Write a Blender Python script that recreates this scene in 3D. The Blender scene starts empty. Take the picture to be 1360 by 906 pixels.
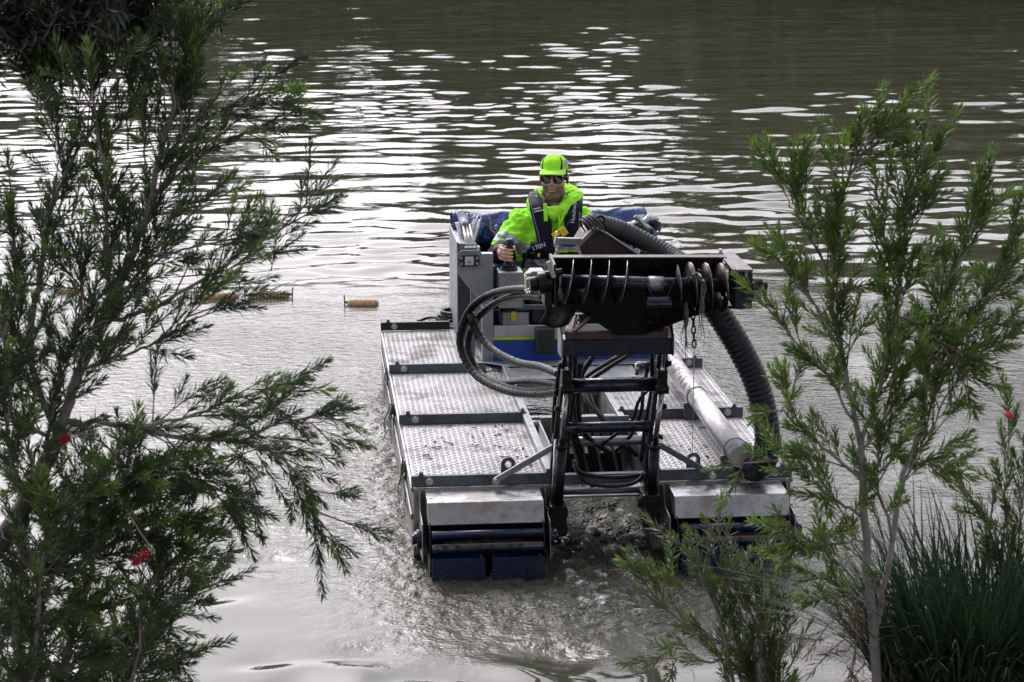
import bpy, bmesh, math, random
import numpy as np
from mathutils import Vector, Matrix, Quaternion

sc = bpy.context.scene
COL = sc.collection
PI = math.pi
R = math.radians

# ------------------------------------------------------------------ camera
CAM = Vector((-1.497, -10.736, 3.412))
PITCH, YAW, FPX = 0.2121, 0.0968, 3000.0
cd = bpy.data.cameras.new('camera')
cd.sensor_width = 36.0
cd.sensor_fit = 'HORIZONTAL'
cd.lens = 36.0 * FPX / 1360.0
cd.clip_start = 0.1
cd.clip_end = 1000.0
cd.dof.use_dof = True
cd.dof.focus_distance = 12.6
cd.dof.aperture_fstop = 13.0
cam = bpy.data.objects.new('camera', cd)
COL.objects.link(cam)
cam.location = CAM
cam.rotation_euler = (PI / 2 - PITCH, 0, -YAW)
sc.camera = cam

# ------------------------------------------------------------------ sky, sun, exposure
SUN_EL, SUN_AZ = R(42), R(-14)          # azimuth clockwise from +Y: beyond the boat, behind thin cloud
w = bpy.data.worlds.new('World')
sc.world = w
w.use_nodes = True
nt = w.node_tree
nt.nodes.clear()
sky = nt.nodes.new('ShaderNodeTexSky')
sky.sky_type = 'NISHITA'
sky.sun_disc = False
sky.sun_elevation = SUN_EL
sky.sun_rotation = SUN_AZ
sky.air_density = 1.0
sky.dust_density = 2.6
hsv = nt.nodes.new('ShaderNodeHueSaturation')
hsv.inputs['Saturation'].default_value = 0.15
tint = nt.nodes.new('ShaderNodeMix')
tint.data_type = 'RGBA'
tint.blend_type = 'MULTIPLY'
tint.inputs[0].default_value = 1.0
tint.inputs[7].default_value = (1.0, 0.958, 1.015, 1)
bg = nt.nodes.new('ShaderNodeBackground')
bg.inputs['Strength'].default_value = 0.15
wo = nt.nodes.new('ShaderNodeOutputWorld')
nt.links.new(sky.outputs[0], hsv.inputs['Color'])
nt.links.new(hsv.outputs[0], tint.inputs[6])
nt.links.new(tint.outputs[2], bg.inputs['Color'])
nt.links.new(bg.outputs[0], wo.inputs['Surface'])

sl = bpy.data.lights.new('sun', 'SUN')
sl.energy = 0.6
sl.angle = R(18)
sl.color = (1.0, 0.96, 0.9)
sun = bpy.data.objects.new('sun', sl)
COL.objects.link(sun)
sd = Vector((math.sin(SUN_AZ) * math.cos(SUN_EL), math.cos(SUN_AZ) * math.cos(SUN_EL), math.sin(SUN_EL)))
sun.rotation_euler = sd.to_track_quat('Z', 'Y').to_euler()
sun.location = sd * 30

sc.view_settings.view_transform = 'Standard'
sc.view_settings.look = 'None'
sc.view_settings.gamma = 1.0
sc.view_settings.exposure = 1.08
sc.cycles.max_bounces = 6
sc.cycles.caustics_reflective = False
sc.cycles.caustics_refractive = False

# ------------------------------------------------------------------ helpers
_F = Vector((math.sin(YAW) * math.cos(PITCH), math.cos(YAW) * math.cos(PITCH), -math.sin(PITCH)))
_R = Vector((math.cos(YAW), -math.sin(YAW), 0))
_U = _R.cross(_F)


def at(px, py, **k):
    """point of the place seen in direction (px, py) that lies on the plane x=, y= or z="""
    (a, v), = k.items()
    i = 'xyz'.index(a)
    d = _F + _R * ((px - 680) / FPX) + _U * ((453 - py) / FPX)
    return CAM + d * ((v - CAM[i]) / d[i])


def link(name, me, parent=None, loc=None):
    o = bpy.data.objects.new(name, me)
    COL.objects.link(o)
    if parent is not None:
        o.parent = parent
    if loc is not None:
        o.location = loc
    return o


def tag(o, label=None, cat=None, group=None, kind=None):
    if label: o['label'] = label
    if cat: o['category'] = cat
    if group: o['group'] = group
    if kind: o['kind'] = kind
    return o


def empty(name, loc=(0, 0, 0), rz=0):
    o = link(name, None, None, loc)
    o.rotation_euler.z = rz
    o.empty_display_size = 0.2
    return o


def frame_of(d):
    d = d.normalized()
    a = Vector((0, 0, 1)) if abs(d.z) < 0.95 else Vector((0, 1, 0))
    u = d.cross(a).normalized()
    return u, d.cross(u).normalized()


def smooth_path(pts, n=6):
    """Catmull-Rom through the points"""
    P = [Vector(p) for p in pts]
    P = [P[0] * 2 - P[1]] + P + [P[-1] * 2 - P[-2]]
    out = []
    for i in range(1, len(P) - 2):
        for k in range(n):
            t = k / n
            a, b, c, d = P[i - 1], P[i], P[i + 1], P[i + 2]
            out.append(0.5 * ((2 * b) + (c - a) * t + (2 * a - 5 * b + 4 * c - d) * t * t + (3 * b - a - 3 * c + d) * t ** 3))
    out.append(P[-2].copy())
    return out


class MB:
    def __init__(s):
        s.v, s.f, s.m, s.sm = [], [], [], []

    def face(s, idx, m=0, smooth=False):
        s.f.append(tuple(idx)); s.m.append(m); s.sm.append(smooth)

    def box(s, x0, x1, y0, y1, z0, z1, m=0):
        b = len(s.v)
        s.v += [(x, y, z) for z in (z0, z1) for y in (y0, y1) for x in (x0, x1)]
        for q in ((0, 2, 3, 1), (4, 5, 7, 6), (0, 1, 5, 4), (2, 6, 7, 3), (0, 4, 6, 2), (1, 3, 7, 5)):
            s.face([b + i for i in q], m)
        return s

    def bar(s, a, b, w, h, up=(0, 0, 1), m=0):
        """rectangular bar from a to b, w across, h along up"""
        a, b, up = Vector(a), Vector(b), Vector(up)
        d = (b - a).normalized()
        u = d.cross(up).normalized() * (w / 2)
        v = u.cross(d).normalized() * (h / 2)
        k = len(s.v)
        for p in (a, b):
            for q in (-u - v, u - v, u + v, -u + v):
                s.v.append(tuple(p + q))
        for q in ((3, 2, 1, 0), (4, 5, 6, 7), (0, 1, 5, 4), (1, 2, 6, 5), (2, 3, 7, 6), (3, 0, 4, 7)):
            s.face([k + i for i in q], m)
        return s

    def prism(s, poly, d, m=0):
        """poly: planar 3D polygon, extruded by vector d"""
        P = [Vector(p) for p in poly]
        d = Vector(d)
        n = len(P)
        nrm = Vector((0, 0, 0))
        for i in range(n):
            nrm += P[i].cross(P[(i + 1) % n])
        if nrm.dot(d) > 0:
            P = P[::-1]
        k = len(s.v)
        s.v += [tuple(p) for p in P] + [tuple(p + d) for p in P]
        s.face([k + i for i in range(n)], m)
        s.face([k + n + i for i in reversed(range(n))], m)
        for i in range(n):
            j = (i + 1) % n
            s.face((k + j, k + i, k + n + i, k + n + j), m)
        return s

    def tube(s, path, r, seg=10, m=0, cap=True, smooth=True):
        P = [Vector(p) for p in path]
        n = len(P)
        rr = r if hasattr(r, '__len__') else [r] * n
        u, v = frame_of(P[1] - P[0])
        k = len(s.v)
        prev = (P[1] - P[0]).normalized()
        for i in range(n):
            d = (P[min(i + 1, n - 1)] - P[max(i - 1, 0)]).normalized()
            q = prev.rotation_difference(d)
            u = q @ u
            v = q @ v
            prev = d
            for j in range(seg):
                a = 2 * PI * j / seg
                s.v.append(tuple(P[i] + (u * math.cos(a) + v * math.sin(a)) * rr[i]))
        for i in range(n - 1):
            for j in range(seg):
                a, b = k + i * seg + j, k + i * seg + (j + 1) % seg
                s.face((a, b, b + seg, a + seg), m, smooth)
        if cap:
            s.face([k + j for j in reversed(range(seg))], m)
            s.face([k + (n - 1) * seg + j for j in range(seg)], m)
        return s

    def cyl(s, a, b, r, seg=16, m=0, r2=None):
        return s.tube([a, b], [r, r if r2 is None else r2], seg, m)

    def ring(s, c, axis, r, t, seg=20, ts=6, m=0):
        """torus"""
        c = Vector(c)
        u, v = frame_of(Vector(axis))
        ax = Vector(axis).normalized()
        k = len(s.v)
        for i in range(seg):
            a = 2 * PI * i / seg
            d = u * math.cos(a) + v * math.sin(a)
            for j in range(ts):
                b = 2 * PI * j / ts
                s.v.append(tuple(c + d * (r + t * math.cos(b)) + ax * (t * math.sin(b))))
        for i in range(seg):
            for j in range(ts):
                s.face((k + i * ts + j, k + ((i + 1) % seg) * ts + j, k + ((i + 1) % seg) * ts + (j + 1) % ts, k + i * ts + (j + 1) % ts), m, True)
        return s

    def ball(s, c, r, seg=10, rings=7, m=0):
        c = Vector(c)
        r = Vector(r) if hasattr(r, '__len__') else Vector((r, r, r))
        k = len(s.v)
        s.v.append((c.x, c.y, c.z + r.z))
        for i in range(1, rings):
            t = PI * i / rings
            for j in range(seg):
                a = 2 * PI * j / seg
                s.v.append((c.x + r.x * math.sin(t) * math.cos(a), c.y + r.y * math.sin(t) * math.sin(a), c.z + r.z * math.cos(t)))
        s.v.append((c.x, c.y, c.z - r.z))
        e = len(s.v) - 1
        for j in range(seg):
            s.face((k, k + 1 + j, k + 1 + (j + 1) % seg), m, True)
            for i in range(rings - 2):
                a, b = k + 1 + i * seg + j, k + 1 + i * seg + (j + 1) % seg
                s.face((a, a + seg, b + seg, b), m, True)
            b0 = k + 1 + (rings - 2) * seg
            s.face((b0 + j, e, b0 + (j + 1) % seg), m, True)
        return s

    def grid(s, fn, nu, nv, m=0, smooth=True, closed_u=False):
        k = len(s.v)
        for j in range(nv + 1):
            for i in range(nu + (0 if closed_u else 1)):
                s.v.append(tuple(fn(i / nu, j / nv)))
        W = nu + (0 if closed_u else 1)
        for j in range(nv):
            for i in range(nu):
                a, b = k + j * W + i, k + j * W + (i + 1) % W
                s.face((a, b, b + W, a + W), m, smooth)
        return s

    def mesh(s, name, mats):
        me = bpy.data.meshes.new(name)
        me.from_pydata(s.v, [], s.f)
        for mt in (mats if isinstance(mats, (list, tuple)) else [mats]):
            me.materials.append(mt)
        me.polygons.foreach_set('material_index', s.m)
        me.polygons.foreach_set('use_smooth', s.sm)
        me.update()
        return me

    def build(s, name, mats, parent=None, bevel=0.0, seg=2):
        o = link(name, s.mesh(name, mats), parent)
        if bevel:
            b = o.modifiers.new('bevel', 'BEVEL')
            b.width = bevel
            b.segments = seg
            b.limit_method = 'ANGLE'
            b.angle_limit = R(40)
        return o


def mat(name, col, rough=0.5, metal=0.0, var=0.25, vscale=6.0, bump=0.0, bscale=60.0, rvar=0.15,
        dirt=None, damt=0.5, dscale=3.0, spec=0.5, **extra):
    """procedural Principled material: colour mottling, roughness mottling, fine bump, dirt or rust patches"""
    m = bpy.data.materials.new(name)
    m.use_nodes = True
    t = m.node_tree
    b = t.nodes['Principled BSDF']
    N, L = t.nodes.new, t.links.new
    tc = N('ShaderNodeTexCoord')
    n1 = N('ShaderNodeTexNoise')
    n1.inputs['Scale'].default_value = vscale
    n1.inputs['Detail'].default_value = 6
    n1.inputs['Roughness'].default_value = 0.65
    L(tc.outputs['Object'], n1.inputs['Vector'])
    mr = N('ShaderNodeMapRange')
    mr.inputs[1].default_value = 0.3
    mr.inputs[2].default_value = 0.7
    mr.inputs[3].default_value = 1 - var
    mr.inputs[4].default_value = 1 + var
    L(n1.outputs['Fac'], mr.inputs[0])
    mx = N('ShaderNodeVectorMath')
    mx.operation = 'SCALE'
    mx.inputs[0].default_value = col[:3]
    L(mr.outputs[0], mx.inputs['Scale'])
    out = mx.outputs[0]
    rsrc = None
    if dirt:
        n2 = N('ShaderNodeTexNoise')
        n2.inputs['Scale'].default_value = dscale
        n2.inputs['Detail'].default_value = 8
        n2.inputs['Roughness'].default_value = 0.7
        L(tc.outputs['Object'], n2.inputs['Vector'])
        m2 = N('ShaderNodeMapRange')
        m2.inputs[1].default_value = 0.62 - 0.3 * damt
        m2.inputs[2].default_value = 0.74 - 0.3 * damt
        m2.inputs[4].default_value = min(1, 0.5 + damt * 0.5)
        L(n2.outputs['Fac'], m2.inputs[0])
        mi = N('ShaderNodeMix')
        mi.data_type = 'RGBA'
        mi.inputs[7].default_value = (*dirt[:3], 1)
        L(m2.outputs[0], mi.inputs[0])
        L(out, mi.inputs[6])
        out = mi.outputs[2]
        if metal > 0:
            mm = N('ShaderNodeMath')
            mm.operation = 'MULTIPLY_ADD'
            mm.inputs[1].default_value = -metal * 0.85
            mm.inputs[2].default_value = metal
            L(m2.outputs[0], mm.inputs[0])
            L(mm.outputs[0], b.inputs['Metallic'])
        rsrc = m2.outputs[0]
    L(out, b.inputs['Base Color'])
    b.inputs['Metallic'].default_value = metal
    b.inputs['Specular IOR Level'].default_value = spec
    rr = N('ShaderNodeMapRange')
    rr.inputs[1].default_value = 0.3
    rr.inputs[2].default_value = 0.7
    rr.inputs[3].default_value = max(0.02, rough - rvar)
    rr.inputs[4].default_value = min(1, rough + rvar)
    n3 = N('ShaderNodeTexNoise')
    n3.inputs['Scale'].default_value = vscale * 2.3
    n3.inputs['Detail'].default_value = 5
    L(tc.outputs['Object'], n3.inputs['Vector'])
    L(n3.outputs['Fac'], rr.inputs[0])
    ro = rr.outputs[0]
    if rsrc is not None:
        ad = N('ShaderNodeMath')
        ad.operation = 'MULTIPLY_ADD'
        ad.inputs[1].default_value = 0.25
        ad.use_clamp = True
        L(rsrc, ad.inputs[0])
        L(ro, ad.inputs[2])
        ro = ad.outputs[0]
    L(ro, b.inputs['Roughness'])
    if bump:
        nb = N('ShaderNodeTexNoise')
        nb.inputs['Scale'].default_value = bscale
        nb.inputs['Detail'].default_value = 4
        L(tc.outputs['Object'], nb.inputs['Vector'])
        bp = N('ShaderNodeBump')
        bp.inputs['Strength'].default_value = min(1, bump)
        bp.inputs['Distance'].default_value = 0.01 if bscale > 20 else 0.04
        L(nb.outputs['Fac'], bp.inputs['Height'])
        L(bp.outputs[0], b.inputs['Normal'])
    for k, v in extra.items():
        b.inputs[k.replace('_', ' ')].default_value = v
    return m

# ------------------------------------------------------------------ water
def make_water():
    rng = np.random.default_rng(7)
    # rows from the near bank to the far bank, closer together where the water is near
    ys = [-5.0]
    while ys[-1] < 52:
        y = ys[-1]
        st = 0.045 if y < -1.8 else 0.022 if y < 1.2 else 0.03 if y < 6 else 0.03 + (y - 6) * 0.0026
        ys.append(y + st)
    ys = np.array(ys)
    NX = 620
    u = np.linspace(-1, 1, NX)
    half = 3.4 + 0.28 * (ys + 5)
    mid = -0.5 + 0.09 * (ys + 5)
    X = mid[:, None] + half[:, None] * u[None, :]
    Y = np.repeat(ys[:, None], NX, 1)
    Z = np.zeros_like(X)

    def waves(n, l0, l1, slope, spread, mean=PI / 2 + 0.12):
        h = np.zeros_like(X)
        for _ in range(n):
            lam = l0 * (l1 / l0) ** rng.random()
            k = 2 * PI / lam
            th = mean + rng.normal(0, spread)
            h += np.sin(k * (np.cos(th) * X + np.sin(th) * Y) + rng.random() * 2 * PI) * (slope / k)
        return h * math.sqrt(2.0 / n)

    def blob(n, l):
        h = np.zeros_like(X)
        for _ in range(n):
            k = 2 * PI / (l * (0.6 + 0.9 * rng.random()))
            th = rng.random() * 2 * PI
            h += np.sin(k * (np.cos(th) * X + np.sin(th) * Y) + rng.random() * 2 * PI)
        return h / math.sqrt(n / 2.0)

    # distance from the boat (hulls between x -0.95..0.95, y -0.5..4)
    dx = np.maximum(np.abs(X) - 0.95, 0)
    dy = np.maximum(np.maximum(-0.5 - Y, Y - 4.6), 0)
    db = np.hypot(dx, dy)
    patch = np.clip(0.75 + 0.35 * blob(14, 9.0), 0.25, 1.5)
    calm = np.clip((Y - 4.2) / 4.5, 0, 1)          # the open water beyond the boat carries the ripple train
    Z += waves(64, 0.30, 0.85, 0.062, 0.42) * patch * (0.22 + 0.78 * calm)
    Z += waves(26, 0.9, 2.4, 0.022, 0.5) * (0.4 + 0.6 * calm)
    Z += waves(44, 0.17, 0.40, 0.042, 0.5) * np.clip(0.6 + 0.5 * blob(10, 6), 0, 1.4) * calm
    # slow swell in the foreground
    near = np.clip((2.2 - Y) / 2.5, 0, 1) * np.clip((db - 0.25) / 0.9, 0, 1)
    Z += waves(30, 0.30, 0.66, 0.11, 0.7) * near * np.clip(0.62 + 0.5 * blob(8, 1.2), 0.15, 1.5)
    # chop thrown up by the drums and the propulsion
    wob = blob(16, 2.5)
    rip = np.clip(1 - db / 3.2, 0, 1) * np.clip((Y + 0.6) / 0.8, 0, 1)
    rip = np.maximum(rip, np.clip(1.3 - np.abs(Y - 4.2 + 0.35 * wob) / 2.6, 0, 0.8))
    rip = np.clip(rip * (0.85 + 0.25 * wob), 0, 1)
    Z += waves(60, 0.09, 0.26, 0.048, 0.7) * rip * np.clip(0.7 + 0.4 * blob(12, 1.3), 0.1, 1.4)
    gap = np.exp(-((X / 0.42) ** 4)) * np.clip((1.5 - Y) / 0.8, 0, 1) * np.clip((Y + 1.7) / 0.9, 0, 1)
    frn = np.exp(-(((X + 0.05) / 1.15) ** 4)) * np.clip((Y + 1.75 + 0.2 * wob) / 1.3, 0, 1) * np.clip((0.1 - Y) / 0.4, 0, 1)
    side = np.exp(-((X + 1.02) / 0.12) ** 2) * np.clip((Y + 0.8) / 0.4, 0, 1) * np.clip((3.6 - Y) / 0.5, 0, 1)
    churn = np.clip(np.maximum(np.maximum(gap, frn * 0.75), side * 0.4), 0, 1)
    lump = waves(70, 0.06, 0.22, 0.30, 1.6) + waves(30, 0.2, 0.5, 0.16, 1.6)
    fine = waves(80, 0.05, 0.12, 0.42, 1.6)
    Z += (lump * (0.5 + 0.6 * gap) + fine * 0.8) * churn
    foam = churn * np.clip(0.64 + lump * 9 + fine * 12, 0, 1)
    chop = np.clip(rip * 0.9 + churn, 0, 1)
    ny, nx = X.shape
    co = np.stack([X, Y, Z], -1).reshape(-1, 3)
    idx = np.arange(ny * nx).reshape(ny, nx)
    q = np.stack([idx[:-1, :-1], idx[:-1, 1:], idx[1:, 1:], idx[1:, :-1]], -1).reshape(-1, 4)
    # flat water out to the sides and beyond, welded only by overlap below the ripples
    b = len(co)
    L0, L1 = X[0, 0], X[-1, 0]
    R0, R1 = X[0, -1], X[-1, -1]
    ext = np.array([[-120, -5, -0.01], [L0 + .1, -5, -0.01], [L1 + .1, ys[-1], -0.01], [-120, ys[-1], -0.01],
                    [R0 - .1, -5, -0.01], [120, -5, -0.01], [120, ys[-1], -0.01], [R1 - .1, ys[-1], -0.01]])
    co = np.concatenate([co, ext])
    q = np.concatenate([q, np.array([[b, b + 1, b + 2, b + 3], [b + 4, b + 5, b + 6, b + 7]])])
    me = bpy.data.meshes.new('water')
    me.vertices.add(len(co))
    me.vertices.foreach_set('co', co.ravel().astype(np.float32))
    me.loops.add(q.size)
    me.loops.foreach_set('vertex_index', q.ravel().astype(np.int32))
    me.polygons.add(len(q))
    me.polygons.foreach_set('loop_start', np.arange(0, q.size, 4, dtype=np.int32))
    me.polygons.foreach_set('use_smooth', np.ones(len(q), dtype=bool))
    me.update(calc_edges=True)
    for nm, arr in (('foam', foam), ('chop', chop)):
        a = me.attributes.new(nm, 'FLOAT', 'POINT')
        a.data.foreach_set('value', np.concatenate([arr.ravel(), np.zeros(8)]).astype(np.float32))
    m = bpy.data.materials.new('river_water')
    m.use_nodes = True
    t = m.node_tree
    N, L = t.nodes.new, t.links.new
    p = t.nodes['Principled BSDF']
    p.inputs['IOR'].default_value = 1.333
    p.inputs['Roughness'].default_value = 0.035
    tc = N('ShaderNodeTexCoord')
    # silt colour with slow drift
    n0 = N('ShaderNodeTexNoise'); n0.inputs['Scale'].default_value = 0.5; n0.inputs['Detail'].default_value = 3
    L(tc.outputs['Object'], n0.inputs['Vector'])
    c0 = N('ShaderNodeMix'); c0.data_type = 'RGBA'
    c0.inputs[6].default_value = (0.042, 0.044, 0.028, 1)
    c0.inputs[7].default_value = (0.062, 0.060, 0.042, 1)
    L(n0.outputs['Fac'], c0.inputs[0])
    # foam
    fa = N('ShaderNodeAttribute'); fa.attribute_name = 'foam'
    ca = N('ShaderNodeAttribute'); ca.attribute_name = 'chop'
    nf = N('ShaderNodeTexNoise'); nf.inputs['Scale'].default_value = 80; nf.inputs['Distortion'].default_value = 1.2; nf.inputs['Detail'].default_value = 6; nf.inputs['Roughness'].default_value = 0.7
    L(tc.outputs['Object'], nf.inputs['Vector'])
    mu = N('ShaderNodeMath'); mu.operation = 'MULTIPLY'
    L(fa.outputs['Fac'], mu.inputs[0]); L(nf.outputs['Fac'], mu.inputs[1])
    fr = N('ShaderNodeMapRange'); fr.inputs[1].default_value = 0.385; fr.inputs[2].default_value = 0.48
    L(mu.outputs[0], fr.inputs[0])
    c1 = N('ShaderNodeMix'); c1.data_type = 'RGBA'
    c1.inputs[7].default_value = (0.82, 0.80, 0.80, 1)
    L(fr.outputs[0], c1.inputs[0]); L(c0.outputs[2], c1.inputs[6])
    L(c1.outputs[2], p.inputs['Base Color'])
    rr = N('ShaderNodeMapRange'); rr.inputs[3].default_value = 0.012; rr.inputs[4].default_value = 0.6
    L(fr.outputs[0], rr.inputs[0]); L(rr.outputs[0], p.inputs['Roughness'])
    # fine ripples
    nb = N('ShaderNodeTexNoise'); nb.inputs['Scale'].default_value = 16; nb.inputs['Detail'].default_value = 4; nb.inputs['Roughness'].default_value = 0.55
    mp = N('ShaderNodeMapping'); mp.inputs['Scale'].default_value = (0.75, 1.0, 1.0)
    L(tc.outputs['Object'], mp.inputs['Vector']); L(mp.outputs[0], nb.inputs['Vector'])
    ma = N('ShaderNodeMath'); ma.operation = 'MULTIPLY_ADD'; ma.inputs[1].default_value = 0.97; ma.inputs[2].default_value = 0.02
    L(ca.outputs['Fac'], ma.inputs[0])
    mh = N('ShaderNodeMath'); mh.operation = 'MULTIPLY'
    L(nb.outputs['Fac'], mh.inputs[0]); L(ma.outputs[0], mh.inputs[1])
    bp = N('ShaderNodeBump'); bp.inputs['Strength'].default_value = 1.0; bp.inputs['Distance'].default_value = 0.024
    n6 = N('ShaderNodeTexNoise'); n6.inputs['Scale'].default_value = 48; n6.inputs['Detail'].default_value = 4
    L(tc.outputs['Object'], n6.inputs['Vector'])
    m6 = N('ShaderNodeMath'); m6.operation = 'MULTIPLY'
    L(n6.outputs['Fac'], m6.inputs[0]); L(fa.outputs['Fac'], m6.inputs[1])
    a6 = N('ShaderNodeMath'); a6.operation = 'MULTIPLY_ADD'; a6.inputs[1].default_value = 1.7
    L(m6.outputs[0], a6.inputs[0]); L(mh.outputs[0], a6.inputs[2])
    L(a6.outputs[0], bp.inputs['Height']); L(bp.outputs[0], p.inputs['Normal'])
    me.materials.append(m)
    o = link('water', me)
    tag(o, 'rippled silty brown river water reflecting the pale sky', kind='structure')


make_water()

# ------------------------------------------------------------------ banks
M_bank = mat('bank_soil', (0.10, 0.075, 0.05), 0.9, var=0.4, vscale=4, bump=0.8, bscale=25)
M_farbank = mat('far_bank_soil', (0.07, 0.07, 0.04), 0.95, var=0.4, vscale=1.5)


def terrain(name, prof, x0, x1, nx, m, label, seed):
    rnd = random.Random(seed)
    b = MB()
    off = [[rnd.uniform(-1, 1) for _ in range(nx + 1)] for _ in prof]

    def fn(u, v):
        j = min(int(round(v * (len(prof) - 1))), len(prof) - 1)
        i = int(round(u * nx))
        y, z = prof[j]
        k = 0.06 * off[j][i] * (1 if abs(z) > 0.1 else 0.3)
        return (x0 + (x1 - x0) * u, y + k * 3, z + k)
    b.grid(fn, nx, len(prof) - 1)
    tag(b.build(name, m), label, kind='structure')


terrain('river_bank', [(-2.9, -0.5), (-3.4, -0.05), (-4.0, 0.22), (-4.8, 0.55), (-6.0, 1.0), (-8.0, 1.5), (-10, 1.75), (-14, 1.9), (-30, 2.2), (-90, 3)],
        -80, 80, 160, M_bank, 'bare soil river bank at the foot of the bushes', 3)
terrain('far_bank', [(48.6, -0.6), (49.4, 0.1), (51, 0.7), (54, 1.2), (60, 1.6), (110, 3.0), (220, 5)],
        -150, 150, 120, M_farbank, 'far river bank below the trees', 4)


def leaf_mat(name, c1, c2, rough=0.45, trans=0.25, vscale=3.0, spec=0.4):
    m = bpy.data.materials.new(name)
    m.use_nodes = True
    t = m.node_tree
    N, L = t.nodes.new, t.links.new
    p = t.nodes['Principled BSDF']
    g = N('ShaderNodeNewGeometry')
    tc = N('ShaderNodeTexCoord')
    oi = N('ShaderNodeObjectInfo')
    n = N('ShaderNodeTexNoise'); n.inputs['Scale'].default_value = vscale
    L(g.outputs['Position'], n.inputs['Vector'])
    ad = N('ShaderNodeMath'); ad.operation = 'ADD'
    L(n.outputs['Fac'], ad.inputs[0])
    ri = N('ShaderNodeMapRange'); ri.inputs[3].default_value = -0.35; ri.inputs[4].default_value = 0.35
    L(g.outputs['Random Per Island'], ri.inputs[0]); L(ri.outputs[0], ad.inputs[1])
    ad2 = N('ShaderNodeMath'); ad2.operation = 'ADD'
    r2 = N('ShaderNodeMapRange'); r2.inputs[3].default_value = -0.2; r2.inputs[4].default_value = 0.2
    L(oi.outputs['Random'], r2.inputs[0]); L(ad.outputs[0], ad2.inputs[0]); L(r2.outputs[0], ad2.inputs[1])
    mx = N('ShaderNodeMix'); mx.data_type = 'RGBA'
    mx.inputs[6].default_value = (*c1, 1); mx.inputs[7].default_value = (*c2, 1)
    L(ad2.outputs[0], mx.inputs[0])
    L(mx.outputs[2], p.inputs['Base Color'])
    p.inputs['Roughness'].default_value = rough
    p.inputs['Specular IOR Level'].default_value = spec
    if trans:
        tr = N('ShaderNodeBsdfTranslucent')
        L(mx.outputs[2], tr.inputs['Color'])
        ms = N('ShaderNodeMixShader'); ms.inputs[0].default_value = trans
        L(p.outputs[0], ms.inputs[1]); L(tr.outputs[0], ms.inputs[2])
        L(ms.outputs[0], t.nodes['Material Output'].inputs['Surface'])
    return m


M_fleaf = [leaf_mat('far_leaf_olive', (0.040, 0.052, 0.022), (0.095, 0.105, 0.045), 0.7, 0.1, 0.6),
           leaf_mat('far_leaf_green', (0.032, 0.055, 0.020), (0.08, 0.12, 0.042), 0.7, 0.1, 0.6)]
M_bark = mat('bark', (0.12, 0.10, 0.09), 0.85, var=0.4, vscale=20, bump=0.8, bscale=60)


def far_tree_meshes(seed, h, wd, lm):
    rnd = random.Random(seed)
    tk = MB()
    tk.tube([(0, 0, -0.3), (0.1, 0, h * 0.3), (-0.1, 0.1, h * 0.75)], [0.22, 0.16, 0.05], 8)
    cr = MB()
    cl = []
    for i in range(40):
        a, r, z = rnd.uniform(0, 2 * PI), wd * math.sqrt(rnd.random()), h * (0.08 + 0.9 * rnd.random())
        s = 1.0 - 0.75 * (z / h) ** 2
        cl.append((Vector((r * math.cos(a) * s, r * math.sin(a) * s, z)), rnd.uniform(0.5, 1.1)))
        if i < 9:
            tk.tube([(0, 0, min(z, h * .7) * 0.7), cl[-1][0]], [0.07, 0.02], 5)
    for c, s in cl:
        for k in range(90):
            d = Vector((rnd.gauss(0, 1), rnd.gauss(0, 1), rnd.gauss(0, 0.8))) * (s * 0.55)
            u = Vector((rnd.gauss(0, 1), rnd.gauss(0, 1), rnd.gauss(0, 1))).normalized()
            v = u.orthogonal().normalized()
            l = rnd.uniform(0.22, 0.42)
            p = c + d
            if p.z < 0.1: p.z = 0.1
            b = len(cr.v)
            cr.v += [tuple(p - u * l), tuple(p + v * l * 0.6), tuple(p + u * l), tuple(p - v * l * 0.6)]
            cr.face((b, b + 1, b + 2, b + 3))
    return tk.mesh('trunk', M_bark), cr.mesh('crown', lm)


FT = [far_tree_meshes(11, 6.0, 3.0, M_fleaf[0]), far_tree_meshes(12, 7.5, 3.4, M_fleaf[1]), far_tree_meshes(13, 4.6, 3.0, M_fleaf[0])]
rnd = random.Random(5)
kinds = ('olive green', 'tall dark green', 'low spreading olive')
for i in range(46):
    x = -40 + (i // 2) * 3.6 + (i % 2) * 1.8 + rnd.uniform(-0.7, 0.7)
    k = rnd.choice((0, 1, 2))
    s = rnd.uniform(0.84, 1.16)
    if x < 3: s *= 0.66
    if x > 9: s *= 1.2
    r = empty('bank_tree', (x, 52.5 + 2.5 * (i % 2) + rnd.uniform(-1, 1), 0.6), rnd.uniform(0, 6))
    r.scale = (s, s, s)
    tag(r, 'bushy tree on the far bank, seen only as a dark reflection in the river', 'tree', 'trees on the far bank')
    link('trunk', FT[k][0], r)
    link('crown', FT[k][1], r)

# ------------------------------------------------------------------ the work boat
M = {}
M['deck'] = mat('tread_plate', (0.335, 0.327, 0.335), 0.5, 0.85, var=0.3, vscale=2.2, dirt=(0.13, 0.118, 0.108), damt=0.38, dscale=2.0, bump=0.15, bscale=90)
M['galv'] = mat('galvanised_steel', (0.24, 0.255, 0.275), 0.45, 0.75, var=0.22, vscale=14, bump=0.1, bscale=40, dirt=(0.10, 0.075, 0.05), damt=0.2, dscale=5)
M['guard'] = mat('guard_sheet', (0.38, 0.39, 0.415), 0.36, 0.8, var=0.18, vscale=9, dirt=(0.22, 0.17, 0.12), damt=0.42, dscale=3.5, bump=0.1, bscale=30)
M['bar'] = mat('dull_blue_grey_steel', (0.10, 0.125, 0.15), 0.5, 0.4, var=0.25, vscale=10, dirt=(0.05, 0.04, 0.03), damt=0.3, dscale=6)
M['blackbar'] = mat('black_paint', (0.014, 0.016, 0.02), 0.45, 0, var=0.3, vscale=12)
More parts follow.
